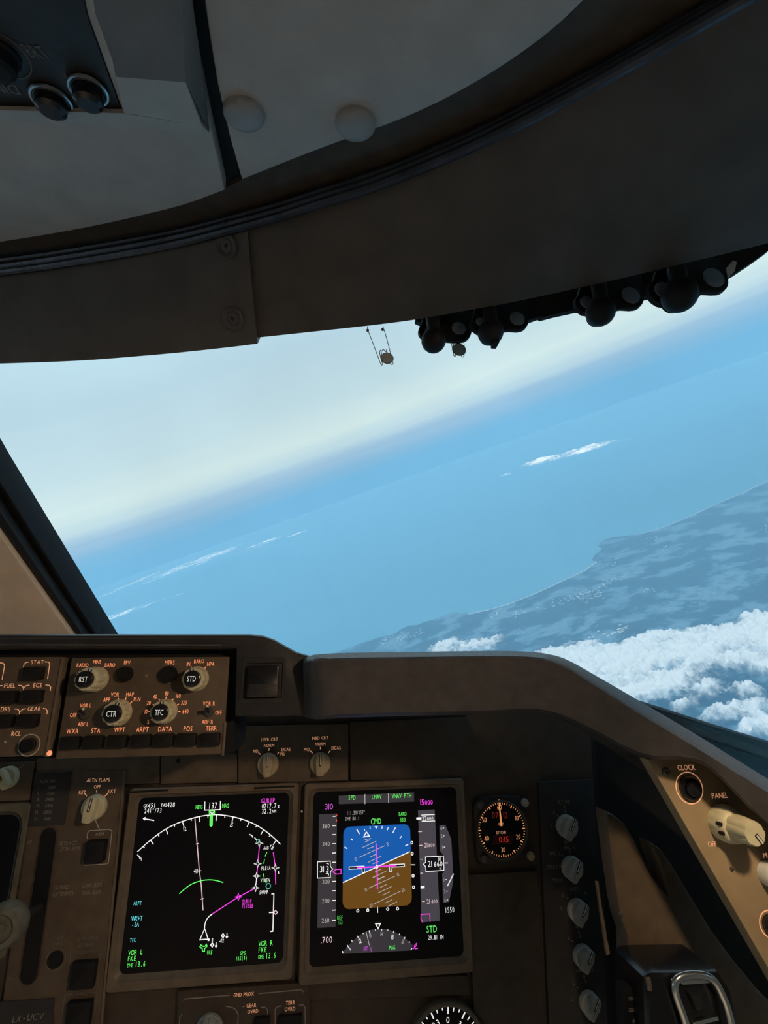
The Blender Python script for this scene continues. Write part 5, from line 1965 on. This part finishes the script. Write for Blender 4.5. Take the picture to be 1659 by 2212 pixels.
b = MB(pt_)
b.use('lit_amber')
b.pcirc(1664, 1996, 26, 2.4, 0.0003, 44)
b.build('lettering', None, lp, smooth=0)
b = MB(pt_)
kx = pt_.sc(1488, 1702)
c = pt_.uv(1488.7, 1701.8)
r = 24 * kx
b.lathe(c, [(r, 0), (r, 0.003), (r * .92, 0.0045), (r * .74, 0.0045), (r * .70, 0.003), (r * .66, 0.003), (r * .64, 0.006), (r * .56, 0.0072), (r * .1, 0.0074)], 40)
b.build('clock_button', 'gloss_black', lp)
screw(lp, pt_, 1438, 1667, 9, 'screw')
screw(lp, pt_, 1579, 1876, 3.5, 'screw')
c = pt_.uv(1562, 1776)
r = 36 * pt_.sc(1562, 1776)
b = MB(pt_)
b.lathe(c, [(r * 1.0, 0), (r * 1.02, 0.004), (r * 1.0, 0.009), (r * .92, 0.0135), (r * .80, 0.0155), (r * .70, 0.016)], 72, 14, 0.05)
b.lathe(c, [(r * .72, 0.014), (r * .70, 0.024), (r * .66, 0.031), (r * .60, 0.034)], 72, 8, 0.13)
kn = b.build('dimmer_knob', 'cream', lp)
b = MB(pt_)
a = math.radians(-55)
d_ = Vector((math.cos(a), math.sin(a))); e_ = Vector((-d_.y, d_.x))
q = lambda s_, w_: tuple(Vector(c) + d_ * s_ * r + e_ * w_ * r)
b.use('black'); b.prism([q(.05, -.10), q(.60, -.10), q(.60, .10), q(.05, .10)], 0.033, 0.0344)
b.use('pale'); b.prism([q(.10, -.05), q(.60, -.05), q(.60, .05), q(.10, .05)], 0.033, 0.0347)
b.build('pointer', None, kn)
b = MB(pt_)
for ang in (170, 200):
    aa = math.radians(ang)
    p = (c[0] + r * .93 * math.cos(aa), c[1] + r * .93 * math.sin(aa))
    b.lathe(p, [(0.0015, 0.010), (0.0015, 0.0146), (0.0005, 0.0147)], 12)
b.build('set_screw', 'black', kn)
b = MB(pt_)
c = pt_.uv(1658, 1886)
r = 25 * pt_.sc(1650, 1888)
b.lathe(c, [(r, 0), (r, 0.006), (r * .96, 0.010), (r * .82, 0.014), (r * .5, 0.0165), (r * .1, 0.017)], 40)
b.build('dimmer_knob', 'white_knob', lp)
round_button(lp, pt_, 1664, 1996, 20, 0.005, 'gloss_black')

# ------------------------------------------------------------------ side column covers and trim
PT = Plane(W(1420, 1980, 0.70), AX, PU)
pcv = PT.at(1420, 1980)
cv = thing('column_cover', 'worn grey brown cover with a dark slit beside the selector column', 'cover', pcv)
b = MB(pcv)
b.prism(b.P((1308, 1752), (1325, 1760), (1350, 1780), (1372, 1815), (1388, 1850), (1410, 1895), (1443, 1936), (1440, 1925), (1432, 1900), (1425, 1875), (1412, 1845), (1404, 1818), (1430, 1836), (1455, 1872), (1490, 1930), (1540, 2012),
              (1590, 2080), (1640, 2140), (1700, 2200), (1760, 2330), (1380, 2330), (1364, 2110), (1358, 2080), (1355, 2020), (1342, 1985), (1335, 1950), (1322, 1860)), -0.02, 0.0, 0.003)
b.build('cover_shell', 'brown', cv)
screw(cv, pcv, 1340, 1975, 4)
screw(cv, pcv, 1372, 2106, 4, 'bezel')
pbk = PT.at(1450, 1850, -0.06)
b = MB(pbk)
b.prism(b.P((1285, 1590), (1400, 1630), (1520, 1640), (1900, 1990), (1900, 2400), (1335, 2400)), -0.01, 0.0)
tag(b.build('trim_7', 'black'), 'black recessed trim behind the column cover', 'trim', kind='structure')
b = MB(PT.at(1300, 1980, -0.04))
b.prism(b.P((1288, 1905), (1293, 1905), (1312, 2030), (1318, 2060), (1311, 2064), (1306, 2035)), -0.003, 0.0)
tag(b.build('trim_8', 'bezel'), 'thin scuffed edging strip beside the selector column', 'trim', kind='structure')

# black handle with a silver oval rim
ph = Plane(W(1500, 2170, 0.60), AX, PU).at(1500, 2170)
hdl = thing('oval_latch_handle', 'black box with a shiny silver oval rim at the lower corner', 'handle', ph)
b = MB(ph)
b.prism(b.P((1398, 2118), (1412, 2108), (1440, 2106), (1560, 2104), (1590, 2150), (1625, 2330), (1415, 2330), (1402, 2200)), -0.05, -0.004, 0.004)
b.build('body', 'gloss_black', hdl)
b = MB(ph)
rim = crom([(1492, 2250), (1478, 2200), (1462, 2155), (1457, 2130), (1463, 2115), (1480, 2107), (1505, 2105), (1528, 2109), (1545, 2122), (1560, 2150), (1573, 2185), (1586, 2250)], 50)
b.tube([ph.uv(p.x, p.y, 0.002) + (0.002,) for p in rim], 0.0030, 12)
b.build('rim', 'silver', hdl)
b = MB(ph)
b.prism(b.P((1468, 2122), (1484, 2112), (1520, 2111), (1536, 2120), (1534, 2124), (1475, 2128)), -0.004, 0.0005, 0.001)
b.build('top_bar', 'silver', hdl)
b = MB(ph)
b.prism(b.P((1493, 2205), (1549, 2191), (1552, 2203), (1498, 2217)), -0.004, 0.002, 0.002)
b.build('cross_bar', 'silver', hdl)
b = MB(ph)
b.prism(b.P((1488, 2146), (1516, 2150), (1524, 2180), (1506, 2188)), -0.004, 0.001, 0.003)
b.build('latch', 'rubber', hdl)
b = MB(ph)
b.tube([ph.uv(x, y, -0.004) + (-0.004,) for x, y in ((1399, 2112), (1401, 2122), (1403, 2138))], 0.0022, 8)  # paler tube drawn in as the short highlight on the body edge
b.build('edge_highlight', 'bezel', hdl)
pwn = Plane(W(1375, 2180, 0.62), AX, PU).at(1375, 2180)
wn = thing('warning_label', 'small black label with three lines of worn white lettering', 'label', pwn)
b = MB(pwn)
b.prism(b.P((1345, 2135), (1396, 2132), (1408, 2290), (1352, 2290)), -0.012, 0.0, 0.001)
b.build('strip', 'black', wn)
b = MB(pwn)
b.use('print_dim')
for (x, y, w_) in ((1362, 2157, 9), (1372, 2156, 6), (1381, 2155, 7), (1364, 2181, 13), (1384, 2179, 13), (1373, 2206, 14), (1395, 2205, 11)):
    for k in range(3):
        b.pline([(x - w_ / 2, y - 3 + 3 * k), (x + w_ / 2, y - 3.6 + 3 * k)], 1.4, 0.0004)
b.build('lettering', None, wn, smooth=0)

# ------------------------------------------------------------------ clamps along the top of the windscreen
specs = [
    # strip of lobes: left lobe, ball, right lobe with lens ; pixels
    ('first black clamp from the centre of the header, nearest the wire hooks', (926, 716, 20), (937, 735, 23), (990, 711, 14, 27), None, (925, 717, 7)),
    ('second black clamp from the centre of the header, with a small nub', (1038, 700, 20), (1060, 717, 24), (1116, 690, 15, 24), (1070, 740), (1037, 697, 9)),
    ('third black clamp along the header, after the gap in the row', (1266, 656, 22), (1297, 673, 26), (1361, 640, 18, 27), None, (1266, 655, 13)),
    ('outermost and largest black clamp on the header', (1430, 632, 27), (1465, 640, 30), (1539, 602, 21, 31), (1500, 640), (1431, 629, 17)),
]
for lab, lf, ball, rt, nub, lens2 in specs:
    xm, ym = (lf[0] + rt[0]) / 2, (lf[1] + rt[1]) / 2
    pl = Plane(W(xm, ym, low_d(xm) + 0.028), AX, PU)
    cl = thing('header_clamp', lab, 'clamp', pl, 'black clamps along the window header')
    k = pl.sc(xm, ym)
    b = MB(pl)
    # backing plate: union of the two lobes and the bar rising behind the header
    b.prism(circ(pl.uv(lf[0], lf[1]), lf[2] * k, 28), -0.004, 0.001, 0.001)
    b.prism(circ(pl.uv(rt[0], rt[1]), rt[3] * k, 28), -0.004, 0.001, 0.001)
    b.prism(b.P((lf[0] - lf[2], lf[1]), (lf[0] - 6, lf[1] + lf[2] * .9), (ball[0], ball[1] - 2), (rt[0] - rt[3] * .6, rt[1] + rt[3] * .9), (rt[0] + rt[3] * .2, rt[1] + rt[3] * .95), (rt[0] + rt[3], rt[1] - 4),
                (rt[0] + rt[3] * .9, rt[1] - 55), (lf[0] - lf[2] * .4, lf[1] - 50)), -0.0045, 0.0, 0.001)
    plate_ = b.build('clamp_plate', 'black', cl)
    for (x, y, r) in ((rt[0], rt[1], rt[2]), lens2):
        b = MB(pl)
        b.prism(circ(pl.uv(x, y), r * k, 28), 0.0, 0.0022, 0.0006)
        b.build('lens', 'clip_lens', cl)
    b = MB(pl)
    rb = ball[2] * k
    prof = [(rb * .55, 0.0)] + [(rb * math.cos(a), rb * .95 + rb * math.sin(a)) for a in [math.radians(t_) for t_ in range(-60, 90, 15)]] + [(rb * .02, rb * 1.95)]
    b.lathe(pl.uv(ball[0], ball[1], 0.012), prof, 28)
    kb = b.build('clamp_knob', 'black', cl)
    b = MB(pl)
    c0, c1 = pl.uv(ball[0] + 2, ball[1] - 4, 0.008), pl.uv(ball[0] - 4, ball[1] - 58, 0.008)
    b.tube([(c0[0], c0[1], 0.008), (c1[0], c1[1], 0.008)], rb * .55, 12)
    b.build('clamp_screw', 'rubber', cl)
    if nub:
        b = MB(pl)
        c0 = pl.uv(nub[0], nub[1], 0.012)
        b.box(c0[0] - 5 * k, c0[1] - 5 * k, c0[0] + 5 * k, c0[1] + 4 * k, 0.006, 0.016, 0.0006, 0.0006)
        b.build('nub', 'black', kb)
# black seal strip behind the clamps
pst = Plane(W(1280, 640, low_d(1280) + 0.036), AX, PU)
sst = thing('trim_9', 'ragged black window seal strip behind the row of clamps', 'window seal', pst, kind='structure')
up_ = [(890, 670), (1100, 600), (1300, 560), (1500, 510), (1760, 430)]
lo_ = [(898, 692), (915, 700), (960, 712), (1020, 700), (1085, 693), (1135, 694), (1150, 689), (1166, 683), (1170, 686), (1200, 678), (1246, 668), (1300, 664), (1380, 642), (1400, 640), (1480, 622), (1560, 606), (1592, 588), (1625, 566), (1660, 541), (1760, 455)]
b = MB(pst)
lo2 = lo_
rows9 = [[], []]
for (x, y) in lo2:
    rows9[0].append(pst.loc(W(x, y, low_d(x) + 0.060)))
    rows9[1].append(pst.loc(W(x, y - 60, low_d(x) + 0.060)))
b.strip(rows9, Vector((0, 0, -0.006)))
b.build('seal_strip', 'black', sst)
b = MB(pst)
ptab = Plane(W(1578, 583, low_d(1578) + 0.030), AX, PU)
b.add([pst.loc(ptab.o + ptab.ex * u_ + ptab.ey * v_ + ptab.ez * w_) for w_ in (0, 0.002) for u_, v_ in [ptab.uv(*q_) for q_ in ((1572, 600), (1583, 590), (1588, 570), (1580, 566), (1568, 580))]],
      [(0, 1, 2, 3, 4), (9, 8, 7, 6, 5)] + [(i_, (i_ + 1) % 5, (i_ + 1) % 5 + 5, i_ + 5) for i_ in range(5)])
b.build('torn_tab', 'print_white', sst)

# ------------------------------------------------------------------ wire hooks with small discs
Hk = lambda x, y: (770 + x / 6.636, 660 + y / 6.636)


def hook(label, wires, disc_, knobs, rd, d):
    x, y = Hk(*disc_)
    pl = Plane(W(x, y, d), AX, PU)
    th_ = thing('wire_hook', label, 'hook', pl, 'wire hooks hanging from the header')
    for wpts in wires:
        b = MB(pl)
        pts = crom([Hk(*p) for p in wpts], 40)
        b.tube([pl.uv(p.x, p.y) + (0.0015 * math.sin(i * .15),) for i, p in enumerate(pts)], 0.0004, 6)
        b.build('wire', 'wire', th_)
    b = MB(pl)
    r = rd * pl.sc(x, y)
    b.lathe((0, 0), [(r * .96, -0.001), (r, -0.0004), (r, 0.0004), (r * .96, 0.001)], 32)
    dk = b.build('disc', 'disc_grey', th_)
    b = MB(pl)
    b.tube([(r * math.cos(a), r * math.sin(a), 0) for a in [2 * math.pi * i / 32 for i in range(32)]], 0.0006, 6, True)
    b.build('disc_rim', 'wire', dk)
    for p in knobs:
        b = MB(pl)
        c = pl.uv(*Hk(*p))
        b.lathe(c, [(0.0012, -0.001), (0.0016, 0.0), (0.0014, 0.001), (0.0006, 0.002)], 12)
        b.build('ferrule', 'wire', th_)


hook('wire hook with a grey disc hanging clear below the plain header edge',
     [[(160, 300), (165, 365), (260, 620), (345, 825), (366, 850), (378, 838), (350, 740), (335, 655), (345, 627), (358, 660), (364, 715)],
      [(380, 300), (397, 365), (462, 600), (520, 795), (526, 828), (511, 839), (495, 820), (470, 750), (427, 625)],
      [(360, 655), (395, 642), (432, 655)]], (440, 755), ((160, 358), (376, 345)), 12, low_d(836) + 0.02)
hook('shorter wire hook with a grey disc hanging behind the first black clamp',
     [[(1325, 400), (1340, 490), (1365, 600), (1390, 710), (1408, 730), (1424, 712), (1410, 600), (1385, 500), (1378, 495), (1385, 560)],
      [(1515, 380), (1525, 470), (1540, 590), (1545, 700), (1532, 733), (1512, 725), (1500, 620), (1475, 490)],
      [(1390, 520), (1430, 505), (1480, 515)]], (1470, 632), (), 13, low_d(990) + 0.05)

# ------------------------------------------------------------------ unseen ceiling lamps: a map lamp and two added fill lamps
def ceiling_lamp(name, label, pos, r, energy, color, spot=None, aim=None):
    pdm = Plane(Vector(pos), AX, -AY)
    dl = thing(name, label, 'lamp', pdm)
    b = MB(pdm)
    b.lathe((0, 0), [(r * 1.2, -0.02), (r * 1.2, 0.004), (r * 1.1, 0.010), (r, 0.010)], 40, capped=False)
    b.build('lamp_rim', 'steel', dl)
    b = MB(pdm)
    b.lathe((0, 0), [(r, -0.010), (r * .9, -0.006), (r * .15, -0.004)], 40)
    b.build('lens', 'pale', dl)
    if spot:
        ld = bpy.data.lights.new(name, 'SPOT')
        ld.spot_size = math.radians(spot)
        ld.spot_blend = 1.0
        ld.shadow_soft_size = r * 0.9
    else:
        ld = bpy.data.lights.new(name, 'AREA')
        ld.shape = 'DISK'
        ld.size = r * 2
    ld.energy = energy
    ld.color = color
    lo = bpy.data.objects.new(name + '_light', ld)
    COL.objects.link(lo)
    lo.parent = dl
    lo.location = (0, 0, 0.02)
    if aim is None:
        lo.rotation_euler = (math.pi, 0, 0)
    else:
        q = (Vector(aim) - Vector(pos)).to_track_quat('-Z', 'Y')
        lo.rotation_mode = 'QUATERNION'
        lo.rotation_quaternion = pdm.m().to_quaternion().inverted() @ q


ceiling_lamp('aft_fill_lamp', 'added unseen warm fill lamp on the ceiling behind the seats', (-0.45, -0.95, 1.56), 0.06, 100.0, (1.0, 0.73, 0.48), 100, (-0.45, -1.05, 0.0))  # added fill: bounces off the floor to warm the ceiling
ceiling_lamp('map_lamp', 'small round map reading lamp on the ceiling over the right seat', (0.50, -0.22, 1.49), 0.03, 15.0, (1.0, 0.71, 0.47), 56, W(150, 1500, 0.66))
ceiling_lamp('plate_fill_lamp', 'added unseen fill lamp on the ceiling brightening the tan control plate', (0.22, 0.08, 1.45), 0.025, 11.0, (1.0, 0.74, 0.47), 24, W(1600, 1830, 0.62))  # added fill: narrow spot that brightens the light control plate
